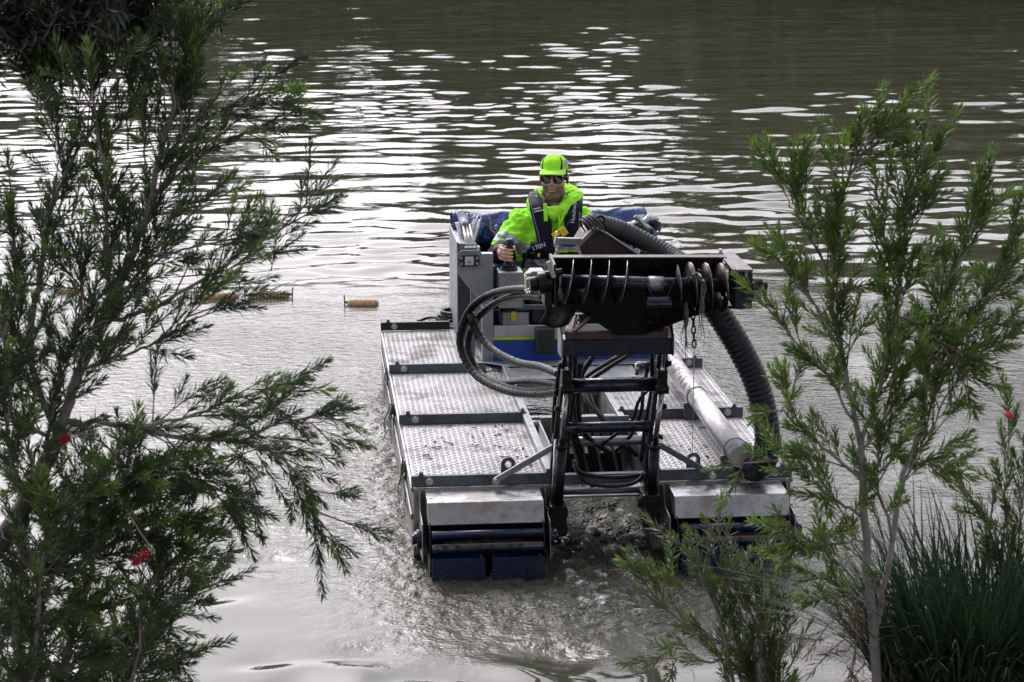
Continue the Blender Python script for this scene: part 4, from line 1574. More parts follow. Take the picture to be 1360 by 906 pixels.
def jacket_pick(c):
    for S, E, W_, sg in ((SHR, ELR, WRR, -1), (SHL, ELL, WRL, 1)):
        t_, r_ = arm_t(c, S, E, W_)
        if (r_ < 0.125 and t_ > 0.25 and ((c.x < -0.085) if sg < 0 else (c.x > 0.325))) or (r_ < 0.11 and t_ > 1.1):
            if t_ < 0.60: return 0
            if t_ < 0.78: return 2
            if t_ < 0.90: return 0
            return 1
    if 0.985 < c.z < 1.030: return 2
    if 0.975 < c.z <= 0.985: return 0
    if 0.930 < c.z <= 0.975: return 1
    if 0.865 < c.z <= 0.930: return 2
    if c.z <= 0.865: return 0 if c.z > 0.76 else 1
    return 0


jo = fused('jacket', jk, 0.008, person, [M['hivis'], M['navyfab'], M['reflect']], jacket_pick, 4, 0.060, 0.075)

# ---- hood gathered round the neck, dark collar inside it
hd = MB()
NC = Vector((0.130, 3.255, 1.278))
pts, rad = [], []
for i in range(25):
    a = 2 * PI * i / 24
    fr = -math.sin(a)                       # 1 at the front
    z = NC.z - 0.050 * max(0, fr) ** 1.5 + 0.035 * max(0, -fr) + 0.022 * math.cos(a)
    pts.append(Vector((NC.x + 0.124 * math.cos(a), NC.y + 0.142 * math.sin(a), z)))
    rad.append(0.053 - 0.010 * max(0, fr) + 0.006 * max(0, math.cos(a)))
hd.tube(pts, rad, 14)
capsule(hd, [NC + Vector((-0.08, 0.12, 0.0)), NC + Vector((0, 0.16, -0.04)), NC + Vector((0.09, 0.12, 0.01))], [0.05, 0.06, 0.05])
capsule(hd, [NC + Vector((-0.125, -0.03, 0.0)), NC + Vector((-0.105, -0.09, -0.03)), NC + Vector((-0.07, -0.13, -0.06)), NC + Vector((-0.02, -0.145, -0.085))], [0.042, 0.040, 0.034, 0.026])
capsule(hd, [NC + Vector((0.115, -0.04, 0.0)), NC + Vector((0.08, -0.12, -0.05)), NC + Vector((0.02, -0.14, -0.085))], [0.040, 0.032, 0.024])
fused('hood', hd, 0.007, person, [M['hivis']], None, 4, 0.03, 0.05)
cl_ = MB()
for i in range(1):
    p2, r2_ = [], []
    for i in range(25):
        a = 2 * PI * i / 24
        fr = -math.sin(a)
        p2.append(Vector((NC.x + 0.012 + 0.084 * math.cos(a), NC.y - 0.016 + 0.104 * math.sin(a), NC.z + 0.014 - 0.045 * max(0, fr) + 0.022 * math.cos(a))))
        r2_.append(0.026)
    cl_.tube(p2, r2_, 12)
fused('collar', cl_, 0.006, person, [M['navyfab']], None, 3)
cl_ = MB()
p2 = []
for i in range(25):
    a = 2 * PI * i / 24
    fr = -math.sin(a)
    p2.append(Vector((NC.x - 0.004 + 0.064 * math.cos(a), NC.y - 0.018 + 0.082 * math.sin(a), NC.z + 0.010 - 0.040 * max(0, fr) + 0.016 * math.cos(a))))
cl_.tube(p2, 0.017, 10)
fused('collar', cl_, 0.005, person, [M['hivis']], None, 3)


def pbuild(b, name, m_, bevel=0.0, parent=None):
    b.v = [tuple(Vector(v) - PO) for v in b.v]
    return b.build(name, m_, parent or person, bevel)


# ---- cap
cp = MB()
CM = HM @ Matrix.Translation((0, 0.006, 0.052)) @ Matrix.Rotation(R(4), 4, 'X')


def capv(u, v):
    a = 2 * PI * u
    t = v * PI / 2
    rx, ry, rz = 0.0785, 0.100, 0.076
    f_ = math.cos(t) ** 0.52
    return CM @ Vector((rx * math.cos(a) * f_, ry * math.sin(a) * f_, rz * math.sin(t) ** 1.05 - (0.012 * (1 - v) if math.sin(a) > -0.3 else 0)))


capn = fold_noise(71)
_capv = capv


def capv(u, v):
    q = _capv(u, v)
    c0 = CM @ Vector((0, 0, 0.02))
    k = 1 + 0.010 * capn(u * 3.0, v * 2.0) * (0.3 + v) - 0.020 * max(0, 1 - abs(v - 0.75) * 5) * (0.5 + 0.5 * math.sin(u * 2 * PI * 3))
    return c0 + (q - c0) * k


cp.grid(capv, 60, 18, closed_u=True)
co_ = pbuild(cp, 'cap', M['hivis'])
co_.modifiers.new('solid', 'SOLIDIFY').thickness = 0.004
br = MB()


def brim(u, v):
    a = R(212 + 116 * u)
    r0 = Vector((0.0785 * math.cos(a), 0.100 * math.sin(a), 0.004))
    out = 0.058 * math.sin(PI * u) ** 0.6 * v
    p = r0 + Vector((0.35 * math.cos(a), math.sin(a), 0)).normalized() * out
    p.z -= 0.22 * out + 3.6 * p.x * p.x * v
    return CM @ p


br.grid(brim, 26, 6)
bo_ = pbuild(br, 'brim', mat('pale_lime_fabric', (0.50, 0.95, 0.16), 0.85, 0, spec=0.15, var=0.05))
bo_.modifiers.new('solid', 'SOLIDIFY').thickness = 0.005
for a0 in (-52, -138):
    st_ = MB()
    a = R(a0)
    def stripe(u, v, a=a):
        t = R(6 + 62 * v)
        f_ = math.cos(t) ** 0.52
        aa = a + (u - 0.5) * 0.16 * (0.4 + 0.6 * math.cos(t)) + (0.25 if a > -1.2 else -0.25) * v
        return CM @ Vector((0.0795 * math.cos(aa) * f_, 0.1010 * math.sin(aa) * f_, 0.0775 * math.sin(t) ** 1.05))
    st_.grid(stripe, 3, 12)
    pbuild(st_, 'cap_stripe', M['navyfab'])
st_ = MB()
st_.grid(lambda u, v: CM @ Vector((0.0795 * math.cos(R(-30 + 26 * u)) * math.cos(R(10 + 26 * v)) ** 0.52, 0.1010 * math.sin(R(-30 + 26 * u)) * math.cos(R(10 + 26 * v)) ** .52, 0.0795 * math.sin(R(10 + 26 * v + 8 * u)) ** 0.9)), 6, 4)
pbuild(st_, 'cap_stripe', M['reflect'])
# ---- sunglasses
sg = MB()
for s_ in (-1, 1):
    ring_ = []
    for i in range(20):
        a = 2 * PI * i / 20
        ring_.append(H(s_ * 0.033 + 0.0275 * math.cos(a) * (1 + 0.06 * math.sin(a)), -0.103 + 0.010 * abs(math.cos(a)) * (1 if math.cos(a) * s_ > 0 else 0.2), 0.004 + 0.0235 * math.sin(a)))
    sg.prism(ring_, (HM.to_3x3() @ Vector((0, 0.004, 0))))
so_ = pbuild(sg, 'sunglasses', M['glass'])
for s_ in (-1, 1):
    f_ = MB()
    f_.tube([H(s_ * 0.033 + 0.0275 * math.cos(a), -0.104 + 0.010 * abs(math.cos(a)) * (1 if math.cos(a) * s_ > 0 else 0.2), 0.004 + 0.0235 * math.sin(a)) for a in [2 * PI * i / 20 for i in range(21)]], 0.0028, 6, cap=False)
    f_.tube([H(s_ * 0.060, -0.092, 0.010), H(s_ * 0.078, -0.05, 0.012), H(s_ * 0.084, 0.0, 0.008)], 0.0032, 6)
    f_.tube([H(0, -0.110, 0.012), H(s_ * 0.010, -0.106, 0.010)], 0.0028, 6)
    pbuild(f_, 'glasses_frame', M['blackbar'])

# ---- life vest: two padded lobes, waist strap, print
def lobe(rows, name, th=0.030):
    """rows: (left px, right px, row px, depth y); a padded band hanging on the chest"""
    P_ = [(at(l, r0, y=yy), at(r_, r1, y=yy)) for l, r0, r_, r1, yy in rows]
    b = MB()
    L_ = smooth_path([p for p, _ in P_], 5)
    R_ = smooth_path([q for _, q in P_], 5)
    n = len(L_)
    seg = 8
    def fn(u, v):
        j = min(n - 1, int(round(v * (n - 1))))
        a, c = L_[j], R_[j]
        p = a.lerp(c, u)
        return p + Vector((0, -0.022 * math.sin(PI * u) ** 0.7, 0))
    b.grid(fn, seg, n - 1)
    b.v = [tuple(Vector(v) - PO) for v in b.v]
    o = b.build(name, M['navyfab'], person)
    s_ = o.modifiers.new('solid', 'SOLIDIFY')
    s_.thickness = th
    s_.offset = 0
    return o


vest = lobe([(705, 257, 714, 255, 3.36), (702, 263, 716, 262, 3.24), (703, 270, 720, 270, 3.16), (705, 277, 725, 278, 3.11), (708, 288, 730, 292, 3.095), (712, 304, 731, 305, 3.085), (715, 320, 732, 320, 3.08), (715, 334, 738, 336, 3.085)], 'life_vest')
lobe([(763, 254, 771, 256, 3.36), (761, 262, 772, 263, 3.24), (758, 270, 772, 270, 3.16), (754, 280, 771, 280, 3.11), (751, 298, 770, 298, 3.09), (750, 314, 769, 314, 3.085), (749, 326, 768, 326, 3.085)], 'life_vest')
lobe([(703, 334, 706, 322, 3.105), (713, 334, 715, 322, 3.065), (726, 337, 726, 325, 3.06)], 'waist_strap', 0.02)
sb = MB()
sb.tube(smooth_path([at(x, y, y=3.07) for x, y in ((704, 331), (699, 337), (696, 346), (694, 356))], 4), 0.010, 8)
pbuild(sb, 'loose_strap', M['navyfab'])
sb = MB()
for k in range(6):
    pass
sb.tube(smooth_path([at(x, y, y=3.055) for x, y in ((705, 270), (708, 285), (712, 300), (716, 315), (718, 328), (721, 333))], 4), 0.0022, 5)
sb.tube(smooth_path([at(x, y, y=3.055) for x, y in ((770, 282), (769, 300), (767, 318))], 4), 0.0022, 5)
pbuild(sb, 'piping', M['reflect'])
tg = MB()
q = at(715.5, 339, y=3.05)
tg.ball(q, (0.010, 0.010, 0.015), 10, 8)
tg.cyl(q, at(717, 329, y=3.05), 0.0018, 6)
pbuild(tg, 'pull_toggle', M['yellow'])


def text_part(body_, p, h, rot, m_, name='print', tilt=0.0):
    cu = bpy.data.curves.new('txt', 'FONT')
    cu.body = body_
    cu.size = h
    cu.align_x = 'CENTER'
    cu.align_y = 'CENTER'
    cu.extrude = 0.0006
    o = bpy.data.objects.new('txt', cu)
    COL.objects.link(o)
    dg = bpy.context.evaluated_depsgraph_get()
    me = bpy.data.meshes.new_from_object(o.evaluated_get(dg))
    bpy.data.objects.remove(o)
    me.materials.clear()
    me.materials.append(m_)
    me.transform(Matrix.Translation(Vector(p) - PO) @ Matrix.Rotation(tilt, 4, 'Z') @ Matrix.Rotation(PI / 2, 4, 'X') @ Matrix.Rotation(rot, 4, 'Z'))
    return link(name, me, person)


text_part('170N', at(715.5, 328, y=3.02), 0.040, R(20), M['white'])
text_part('Hutchwilco', at(762.5, 279, y=3.048), 0.036, R(84), M['white'])
for r_, (x0, y0, ws) in enumerate(((708.5, 278, (1.6, 3.2, 2.0, 1.6)), (709.5, 281.5, (1.8, 2.6, 3.0, 1.8, 1.6)))):
    x = x0
    b = MB()
    for w_ in ws:
        p, q = at(x, y0 - (x - x0) * 0.22, y=3.056), at(x + w_, y0 - (x + w_ - x0) * 0.22, y=3.054)
        b.bar(p, q, 0.003, 0.007)
        x += w_ + 0.5
    pbuild(b, 'print', M['white'])
# drawstrings, lanyard and radio
b = MB()
for x0, y0, x1, y1 in ((724, 270, 725, 294),):
    b.bar(at(x0, y0, y=3.085), at(x1, y1, y=3.055), 0.008, 0.024, up=(1, 0, 0))
pbuild(b, 'hood_strap', M['hivis'], 0.003)
b = MB()
b.tube([at(752, 276, y=3.09), at(746, 292, y=3.06), at(742, 302, y=3.04)], 0.005, 8)
b.tube([at(742, 282, y=3.09), at(743, 294, y=3.06), at(743, 302, y=3.04)], 0.004, 8)
pbuild(b, 'lanyard', M['hivis'])
rc = at(742, 309, y=3.03)
b = MB()
ax_ = (at(752, 303, y=3.03) - at(733, 315, y=3.03)).normalized()
b.bar(at(734, 314.5, y=3.03), at(748, 304.5, y=3.03), 0.035, 0.036, up=(0.4, 0, 1))
b.bar(at(744, 310, y=3.022), at(752, 304.5, y=3.022), 0.03, 0.058, up=(0.4, 0, 1))
rd = pbuild(b, 'radio', M['yellow'], 0.006)
b = MB()
b.cyl(at(750, 302, y=3.03), at(758, 293, y=3.035), 0.005, 8)
pbuild(b, 'antenna', M['blackbar'], 0, rd)
b = MB()
b.bar(at(739, 316, y=3.02), at(746, 311, y=3.02), 0.02, 0.012)
pbuild(b, 'radio_clip', M['blackbar'], 0.002, rd)

# ------------------------------------------------------------------ floats, weed, litter
M['float'] = mat('tan_float', (0.60, 0.40, 0.24), 0.55, 0, var=0.2, vscale=9, dirt=(0.2, 0.12, 0.07), damt=0.3, dscale=12)
M['cord'] = mat('dark_cord', (0.03, 0.025, 0.02), 0.7)
FL = [(92, 389, 0.20, 0.02, 'small tan float mostly hidden behind the left bush, furthest left', 8),
      (290, 396, 0.30, -0.05, 'tan float just beyond the left bush branch tip, left of the ribbed one', 3),
      (357, 395, 0.34, 0.03, 'ribbed tan float with a dark pin standing at each end', 12),
      (482, 405, 0.25, -0.12, 'tan float alone nearest the boat, one dark pin at its left end', 6)]
for i, (px, py, ln, rz, lab, ribs) in enumerate(FL):
    p = at(px, py, z=0.0)
    f_ = empty('float', (p.x, p.y, 0.012), rz)
    tag(f_, lab, 'float', 'floats drifting on the river')
    b = MB()
    n = 18
    pts = [(-ln / 2 + ln * k / n, 0, 0) for k in range(n + 1)]
    rad = [0.038 * (1 - abs(2 * k / n - 1) ** 5) ** 0.5 + 0.004 for k in range(n + 1)]
    b.tube(pts, rad, 16)
    b.v = [(x, y, z * 0.9) for x, y, z in b.v]
    b.build('float_body', M['float'], f_)
    for k in range(ribs):
        x = -ln / 2 + ln * (k + 0.8) / (ribs + 0.6)
        r_ = 0.038 * (1 - abs(2 * (x + ln / 2) / ln - 1) ** 5) ** 0.5 + 0.006
        rb = MB()
        rb.ring((x, 0, 0), (1, 0, 0), r_, 0.003, 20, 5)
        rb.v = [(a, c, d * 0.9) for a, c, d in rb.v]
        rb.build('lashing', M['cord'] if ribs > 8 else M['float'], f_)
    for e_ in ((-1, 1) if ribs > 8 else (-1,)):
        pn = MB()
        pn.cyl((e_ * (ln / 2 + 0.012), 0, -0.04), (e_ * (ln / 2 + 0.02), 0, 0.065), 0.005, 8)
        pn.build('pin', M['cord'], f_)
        pn = MB()
        pn.cyl((e_ * (ln / 2 - 0.02), 0, 0.005), (e_ * (ln / 2 + 0.02), 0, 0.01), 0.009, 8)
        pn.build('pin_clip', M['cord'], f_)

M['weed'] = mat('wet_weed', (0.030, 0.026, 0.012), 0.35, 0, var=0.5, vscale=40)
M['weedpale'] = mat('stringy_weed', (0.13, 0.115, 0.085), 0.5, 0, var=0.4, vscale=40)


def weed(label, top, n, ln, spread, m_, seed, base=(0, 0, 0)):
    rnd = random.Random(seed)
    w_ = empty('water_weed', top)
    tag(w_, label, 'weed', 'weed caught on the boat')
    for s_ in range(n):
        b = MB()
        x, y = rnd.gauss(0, spread), rnd.gauss(0, spread * 1.6)
        l_ = ln * rnd.uniform(0.5, 1.0)
        pts = [Vector((x * 0.3, y * 0.5, 0.0))]
        for k in range(1, 6):
            pts.append(Vector((x * (0.3 + 0.25 * k) + rnd.gauss(0, 0.006), y + rnd.gauss(0, 0.008), -l_ * k / 5)))
        r0 = rnd.uniform(0.002, 0.0055)
        b.tube(smooth_path(pts, 3), [r0 * (1 - 0.8 * k / 15) for k in range(16)], 5)
        b.build('strand', m_, w_)


weed('dark clump of weed strands hanging over the left hull edge beside the middle deck plate', (-0.958, 1.82, DK - 0.02), 26, 0.34, 0.022, M['weed'], 1)
weed('thin dark weed strands hanging on the left hull edge beside the front deck plate', (-0.957, 0.62, DK - 0.03), 16, 0.30, 0.014, M['weed'], 2)
weed('single dangle of weed on the left hull edge near the rear plate', (-0.956, 2.75, DK - 0.02), 8, 0.24, 0.010, M['weedpale'], 3)
weed('pale stringy weed dangling from the third right flight of the auger', at(934, 372, y=-0.41), 8, 0.36, 0.008, M['weedpale'], 4)
weed('pale stringy weed dangling under the hopper beside the chain', at(911, 402, y=-0.32), 9, 0.28, 0.008, M['weedpale'], 5)
weed('tuft of brown weed wrapped over the auger shaft', at(926, 362, y=-0.40), 12, 0.07, 0.022, M['weed'], 6)

M['litter'] = mat('leaf_litter', (0.045, 0.030, 0.022), 0.8, 0, var=0.5, vscale=30)
rnd = random.Random(77)
for nm, x0, x1, y0, y1, n, lab in (('leaf_litter', -0.90, -0.30, 0.06, 1.18, 46, 'dark leaf and twig scraps scattered on the front left deck plate'),
                                   ('leaf_litter', 0.30, 0.90, 0.10, 1.18, 34, 'dark leaf and twig scraps scattered on the front right deck plate')):
    b = MB()
    for k in range(n):
        x, y, a = rnd.uniform(x0, x1), rnd.uniform(y0, y1), rnd.uniform(0, 6.3)
        l_, w_ = rnd.uniform(0.004, 0.016), rnd.uniform(0.002, 0.006)
        if k % 11 == 0: l_, w_ = rnd.uniform(0.03, 0.07), 0.0016
        c, s_ = math.cos(a), math.sin(a)
        b.bar((x - l_ * c, y - l_ * s_, DK + 0.007), (x + l_ * c, y + l_ * s_, DK + 0.007), w_ * 2, 0.004)
    tag(b.build(nm, M['litter']), lab, 'leaf litter', kind='stuff')

# drops thrown up by the drum and the wash
rnd = random.Random(9)
b = MB()
for k in range(240):
    if k % 3 == 0: x, y = rnd.uniform(-0.9, -0.25), -0.42 - abs(rnd.gauss(0, 0.07))
    elif k % 3 == 1: x, y = rnd.uniform(-0.26, 0.3), rnd.uniform(-0.75, 0.0)
    else: x, y = rnd.uniform(0.25, 0.9), -0.42 - abs(rnd.gauss(0, 0.06))
    r_ = rnd.uniform(0.0008, 0.0022)
    b.ball((x, y, 0.02 + abs(rnd.gauss(0, 0.03))), r_, 5, 4)
M['drop'] = mat('water_drop', (0.2, 0.19, 0.18), 0.05, 0, var=0.05)
tag(b.build('spray', M['drop']), 'fine drops of spray thrown up at the bow drums', 'spray', kind='stuff')

# ------------------------------------------------------------------ bushes on the near bank
M_leaf = leaf_mat('bottlebrush_leaf', (0.044, 0.088, 0.022), (0.115, 0.190, 0.042), 0.42, 0.36, 2.0)
M_leafd = leaf_mat('dark_bottlebrush_leaf', (0.022, 0.052, 0.024), (0.058, 0.110, 0.036), 0.42, 0.28, 2.0)
M_tip = leaf_mat('young_leaf', (0.10, 0.19, 0.03), (0.17, 0.28, 0.055), 0.45, 0.3, 3.0)
M_pale = leaf_mat('grey_green_leaf', (0.075, 0.105, 0.050), (0.14, 0.17, 0.09), 0.5, 0.2, 3.0)
M_dry = leaf_mat('dry_leaf', (0.10, 0.065, 0.03), (0.17, 0.11, 0.05), 0.6, 0.2, 3.0)
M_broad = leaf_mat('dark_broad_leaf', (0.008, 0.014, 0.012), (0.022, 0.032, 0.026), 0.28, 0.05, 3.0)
M_twig = mat('twig_bark', (0.115, 0.085, 0.070), 0.8, var=0.3, vscale=30)
M_dbark = mat('dark_bark', (0.075, 0.066, 0.062), 0.85, var=0.35, vscale=18, bump=0.6, bscale=70)
M_limb = mat('grey_bark', (0.21, 0.195, 0.195), 0.8, var=0.35, vscale=18, bump=0.6, bscale=70)
M_flower = mat('red_filament', (0.36, 0.008, 0.018), 0.6, var=0.2)


def leaf(b, p, d, nrm, ln, wd, m=0, bend=0.15):
    d = d.normalized()
    s_ = d.cross(nrm)
    if s_.length < 1e-4: s_ = d.orthogonal()
    s_.normalize()
    n = s_.cross(d).normalized()
    k = len(b.v)
    mid = p + d * (ln * 0.45) - n * (ln * bend * 0.3)
    tip = p + d * ln - n * (ln * bend)
    b.v += [tuple(p), tuple(mid + s_ * wd / 2 + n * wd * 0.18), tuple(mid - s_ * wd / 2 + n * wd * 0.18), tuple(tip), tuple(mid)]
    b.face((k, k + 1, k + 4), m); b.face((k, k + 4, k + 2), m)
    b.face((k + 1, k + 3, k + 4), m); b.face((k + 4, k + 3, k + 2), m)


def spray_mesh(seed, ln, n, lf, mats, wd=0.0065, bare=0.12, droop=0.1, young=0.2):
    """one leafy twig along +Z"""
    rnd = random.Random(seed)
    b = MB()
    cur = Vector((rnd.uniform(-0.12, 0.12), rnd.uniform(-0.12, 0.12), 0))
    def ax(t):
        return Vector((cur.x * ln * t * t, cur.y * ln * t * t, ln * t))
    b.tube([ax(t / 5) for t in range(6)], [0.0024 * (1 - 0.7 * t / 5) for t in range(6)], 5, m=2)
    for k in range(n):
        t = bare + (1 - bare) * (k / n) ** 0.9
        a = k * 2.399 + rnd.uniform(-0.4, 0.4)
        out = Vector((math.cos(a), math.sin(a), 0))
        el = R(rnd.gauss(48, 11)) if t < 0.85 else R(rnd.gauss(64, 10))
        d = out * math.cos(el) + Vector((cur.x * t, cur.y * t, 1)) * math.sin(el) + Vector((0, 0, 0))
        l_ = lf * rnd.uniform(0.75, 1.15) * (1.0 if t < 0.8 else 1.0 - 0.55 * (t - 0.8) / 0.2)
        nn = Vector((-math.sin(a), math.cos(a), 0)).cross(d) + Vector((rnd.gauss(0, .3), rnd.gauss(0, .3), rnd.gauss(0, .3)))
        leaf(b, ax(t), d, nn, l_, wd * rnd.uniform(0.8, 1.2), 1 if t > 1 - young else 0, rnd.uniform(-0.05, 0.25))
    return b.mesh('leafy_twig', mats)


SPR = {
    'left': [spray_mesh(100 + k, random.Random(k).uniform(0.13, 0.20), 54, 0.050, [M_leafd, M_leaf, M_twig], 0.0058, young=0.12) for k in range(9)],
    'lefttip': [spray_mesh(130 + k, random.Random(k).uniform(0.12, 0.18), 44, 0.050, [M_leaf, M_tip, M_twig], 0.0066, young=0.35) for k in range(5)],
    'right': [spray_mesh(160 + k, random.Random(k).uniform(0.12, 0.18), 42, 0.052, [M_leaf, M_tip, M_twig], 0.0080, young=0.12) for k in range(9)],
    'righttip': [spray_mesh(260 + k, random.Random(k).uniform(0.12, 0.18), 40, 0.052, [M_leaf, M_tip, M_twig], 0.0080, young=0.45) for k in range(5)],
    'pale': [spray_mesh(190 + k, random.Random(k).uniform(0.12, 0.18), 32, 0.052, [M_pale, M_leaf, M_twig], 0.0072, young=0.3) for k in range(6)],
    'dry': [spray_mesh(220 + k, 0.14, 18, 0.05, [M_dry, M_dry, M_twig], 0.0045, young=0.2) for k in range(3)],
}


def flower_mesh(seed, ln, r_, n):
    rnd = random.Random(seed)
    b = MB()
    b.cyl((0, 0, 0), (0, 0, ln), 0.0022, 6)
    for k in range(n):
        t = rnd.random()
        a = rnd.uniform(0, 2 * PI)
        d = Vector((math.cos(a), math.sin(a), rnd.uniform(0.0, 0.6))).normalized()
        p = Vector((0, 0, ln * t))
        q = p + d * r_ * rnd.uniform(0.7, 1.0)
        s_ = d.orthogonal().normalized() * 0.0006
        k0 = len(b.v)
        b.v += [tuple(p - s_), tuple(p + s_), tuple(q + s_ * 1.8), tuple(q - s_ * 1.8)]
        b.face((k0, k0 + 1, k0 + 2, k0 + 3))
    return b.mesh('flower_spike', M_flower)


def put(name, me, parent, p, d, roll, s_=1.0):
    o = link(name, me, parent)
    q = Vector((0, 0, 1)).rotation_difference(Vector(d).normalized()) @ Quaternion((0, 0, 1), roll)
    o.rotation_mode = 'QUATERNION'
    o.rotation_quaternion = q
    o.location = Vector(p) - parent.location
    o.scale = (s_, s_, s_)
    return o


def limb(parent, pts, r0, r1, name='branch', m_=None):
    P = smooth_path(pts, 5)
    n = len(P)
    b = MB()
    rnd = random.Random(n * 7 + int(pts[0][0] * 100))
    P = [P[0]] + [p + Vector((rnd.gauss(0, .003), rnd.gauss(0, .003), rnd.gauss(0, .003))) for p in P[1:]]
    b.tube([p - parent.location for p in P], [r0 + (r1 - r0) * i / (n - 1) for i in range(n)], 8)
    b.build(name, m_ or (M_dbark if (parent.location.x < -2.0 and name == 'trunk') else M_limb), parent)
    return P


def dress(parent, P, kinds, rnd, t0=0.2, step=0.03, spread=0.8, up=0.35, scale=(0.8, 1.2), side=None, sub=0.5, dry=0.0):
    """leafy twigs along a branch, some of them on short side shoots"""
    L_ = sum((b - a).length for a, b in zip(P[:-1], P[1:]))
    s_ = t0 * L_
    acc = 0
    for a, c in zip(P[:-1], P[1:]):
        seg = (c - a).length
        while s_ <= acc + seg and seg > 0:
            p = a.lerp(c, (s_ - acc) / seg)
            tan = (c - a).normalized()
            d = tan * 0.9 + Vector((rnd.gauss(0, spread), rnd.gauss(0, spread), rnd.gauss(0, spread * 0.8) + up))
            d.normalize()
            k = SPR[rnd.choice(kinds) if rnd.random() > dry else 'dry']
            q = p
            if rnd.random() < sub:
                q = p + d * rnd.uniform(0.04, 0.11)
                b = MB()
                b.tube([p - parent.location, q - parent.location], [0.0028, 0.002], 5)
                b.build('side_shoot', M_twig, parent)
                d2 = (d + Vector((rnd.gauss(0, .5), rnd.gauss(0, .5), rnd.gauss(0, .4)))).normalized()
                put('leafy_twig', rnd.choice(k), parent, q, d2, rnd.uniform(0, 6.3), rnd.uniform(*scale))
            put('leafy_twig', rnd.choice(k), parent, q, d, rnd.uniform(0, 6.3), rnd.uniform(*scale))
            s_ += step * rnd.uniform(0.6, 1.4)
        acc += seg
    put('leafy_twig', rnd.choice(SPR[kinds[-1]]), parent, P[-1], (P[-1] - P[-3]), rnd.uniform(0, 6.3), scale[1])


def px(pts, y0, y1=None):
    n = len(pts)
    y1 = y0 if y1 is None else y1
    return [at(x, y, y=y0 + (y1 - y0) * i / max(1, n - 1)) for i, (x, y) in enumerate(pts)]


# ---- left bottlebrush
rnd = random.Random(2024)
root = at(-150, 930, y=-4.9)
lt = empty('bottlebrush_tree', (root.x, root.y, 0.5))
tag(lt, 'large dark green bottlebrush tree filling the left side, two red flowers', 'tree')
limb(lt, [(root.x, root.y, 0.45)] + px([(-60, 800), (0, 722), (45, 645), (76, 578)], -4.9, -4.7), 0.034, 0.020, 'trunk')
A = limb(lt, px([(76, 578), (50, 505), (42, 430), (58, 345), (72, 265), (98, 212), (122, 172)], -4.7, -4.6), 0.010, 0.004)
B = limb(lt, px([(76, 578), (104, 500), (134, 430), (168, 355), (192, 298), (206, 240), (216, 190), (238, 118), (258, 70)], -4.7, -4.5), 0.017, 0.004)
C_ = limb(lt, px([(148, 400), (142, 320), (140, 240), (130, 175), (120, 120)], -4.66, -4.75), 0.007, 0.003)
D_ = limb(lt, px([(134, 430), (180, 418), (235, 392), (300, 352), (350, 318), (395, 292)], -4.68, -4.4), 0.008, 0.002)
E_ = limb(lt, px([(90, 560), (150, 562), (225, 580), (300, 585), (360, 600), (400, 640), (422, 690)], -4.7, -4.45), 0.009, 0.0022)
F_ = limb(lt, px([(190, 566), (250, 555), (310, 530), (370, 520)], -4.7, -4.5), 0.006, 0.002)
F2 = limb(lt, px([(300, 585), (350, 570), (395, 560), (440, 575)], -4.6, -4.45), 0.004, 0.0015)
G_ = limb(lt, px([(206, 240), (235, 190), (275, 150), (325, 135), (355, 130)], -4.55, -4.35), 0.006, 0.002)
H_ = limb(lt, px([(200, 268), (250, 220), (300, 185), (330, 175)], -4.55, -4.4), 0.005, 0.002)
I_ = limb(lt, px([(165, 365), (215, 320), (262, 280), (290, 262)], -4.65, -4.5), 0.005, 0.002)
J_ = limb(lt, px([(50, 505), (20, 440), (-10, 380), (-40, 330)], -4.7, -4.8), 0.007, 0.003)
K_ = limb(lt, px([(150, 410), (200, 350), (255, 330), (300, 320)], -4.7, -4.85), 0.005, 0.002)
W1 = limb(lt, px([(0, 722), (60, 760), (120, 740), (180, 705), (235, 690)], -4.8, -4.5), 0.009, 0.002)
W2 = limb(lt, px([(60, 960), (95, 850), (125, 740), (150, 660), (175, 600)], -4.7, -4.7), 0.012, 0.004)
W3 = limb(lt, px([(40, 980), (100, 900), (160, 850), (210, 830), (255, 780)], -4.6, -4.4), 0.009, 0.002)
W4 = limb(lt, px([(0, 990), (40, 900), (50, 800), (60, 700), (40, 620)], -5.0, -4.9), 0.010, 0.003)
W5 = limb(lt, px([(80, 990), (130, 930), (170, 900), (215, 885)], -4.5, -4.4), 0.007, 0.002)
W6 = limb(lt, px([(110, 690), (170, 640), (220, 630), (270, 640), (300, 670)], -4.75, -4.5), 0.006, 0.002)
W7 = limb(lt, px([(-20, 900), (10, 830), (20, 760), (90, 700), (130, 640)], -4.6, -4.5), 0.007, 0.002)
W8 = limb(lt, px([(60, 578), (20, 560), (-5, 520), (-30, 480)], -4.8, -4.9), 0.006, 0.002)
W9 = limb(lt, px([(150, 960), (180, 880), (190, 800), (215, 760), (250, 740)], -4.7, -4.55), 0.006, 0.002)
X1 = limb(lt, px([(60, 600), (75, 520), (95, 460), (110, 400), (105, 340)], -4.85, -4.9), 0.006, 0.002)
X2 = limb(lt, px([(30, 660), (10, 590), (15, 520), (5, 450), (25, 390), (20, 330)], -4.9, -4.95), 0.006, 0.002)
X3 = limb(lt, px([(110, 490), (170, 470), (215, 450), (250, 420)], -4.8, -4.75), 0.005, 0.002)
lk = ('left', 'left', 'left', 'lefttip')
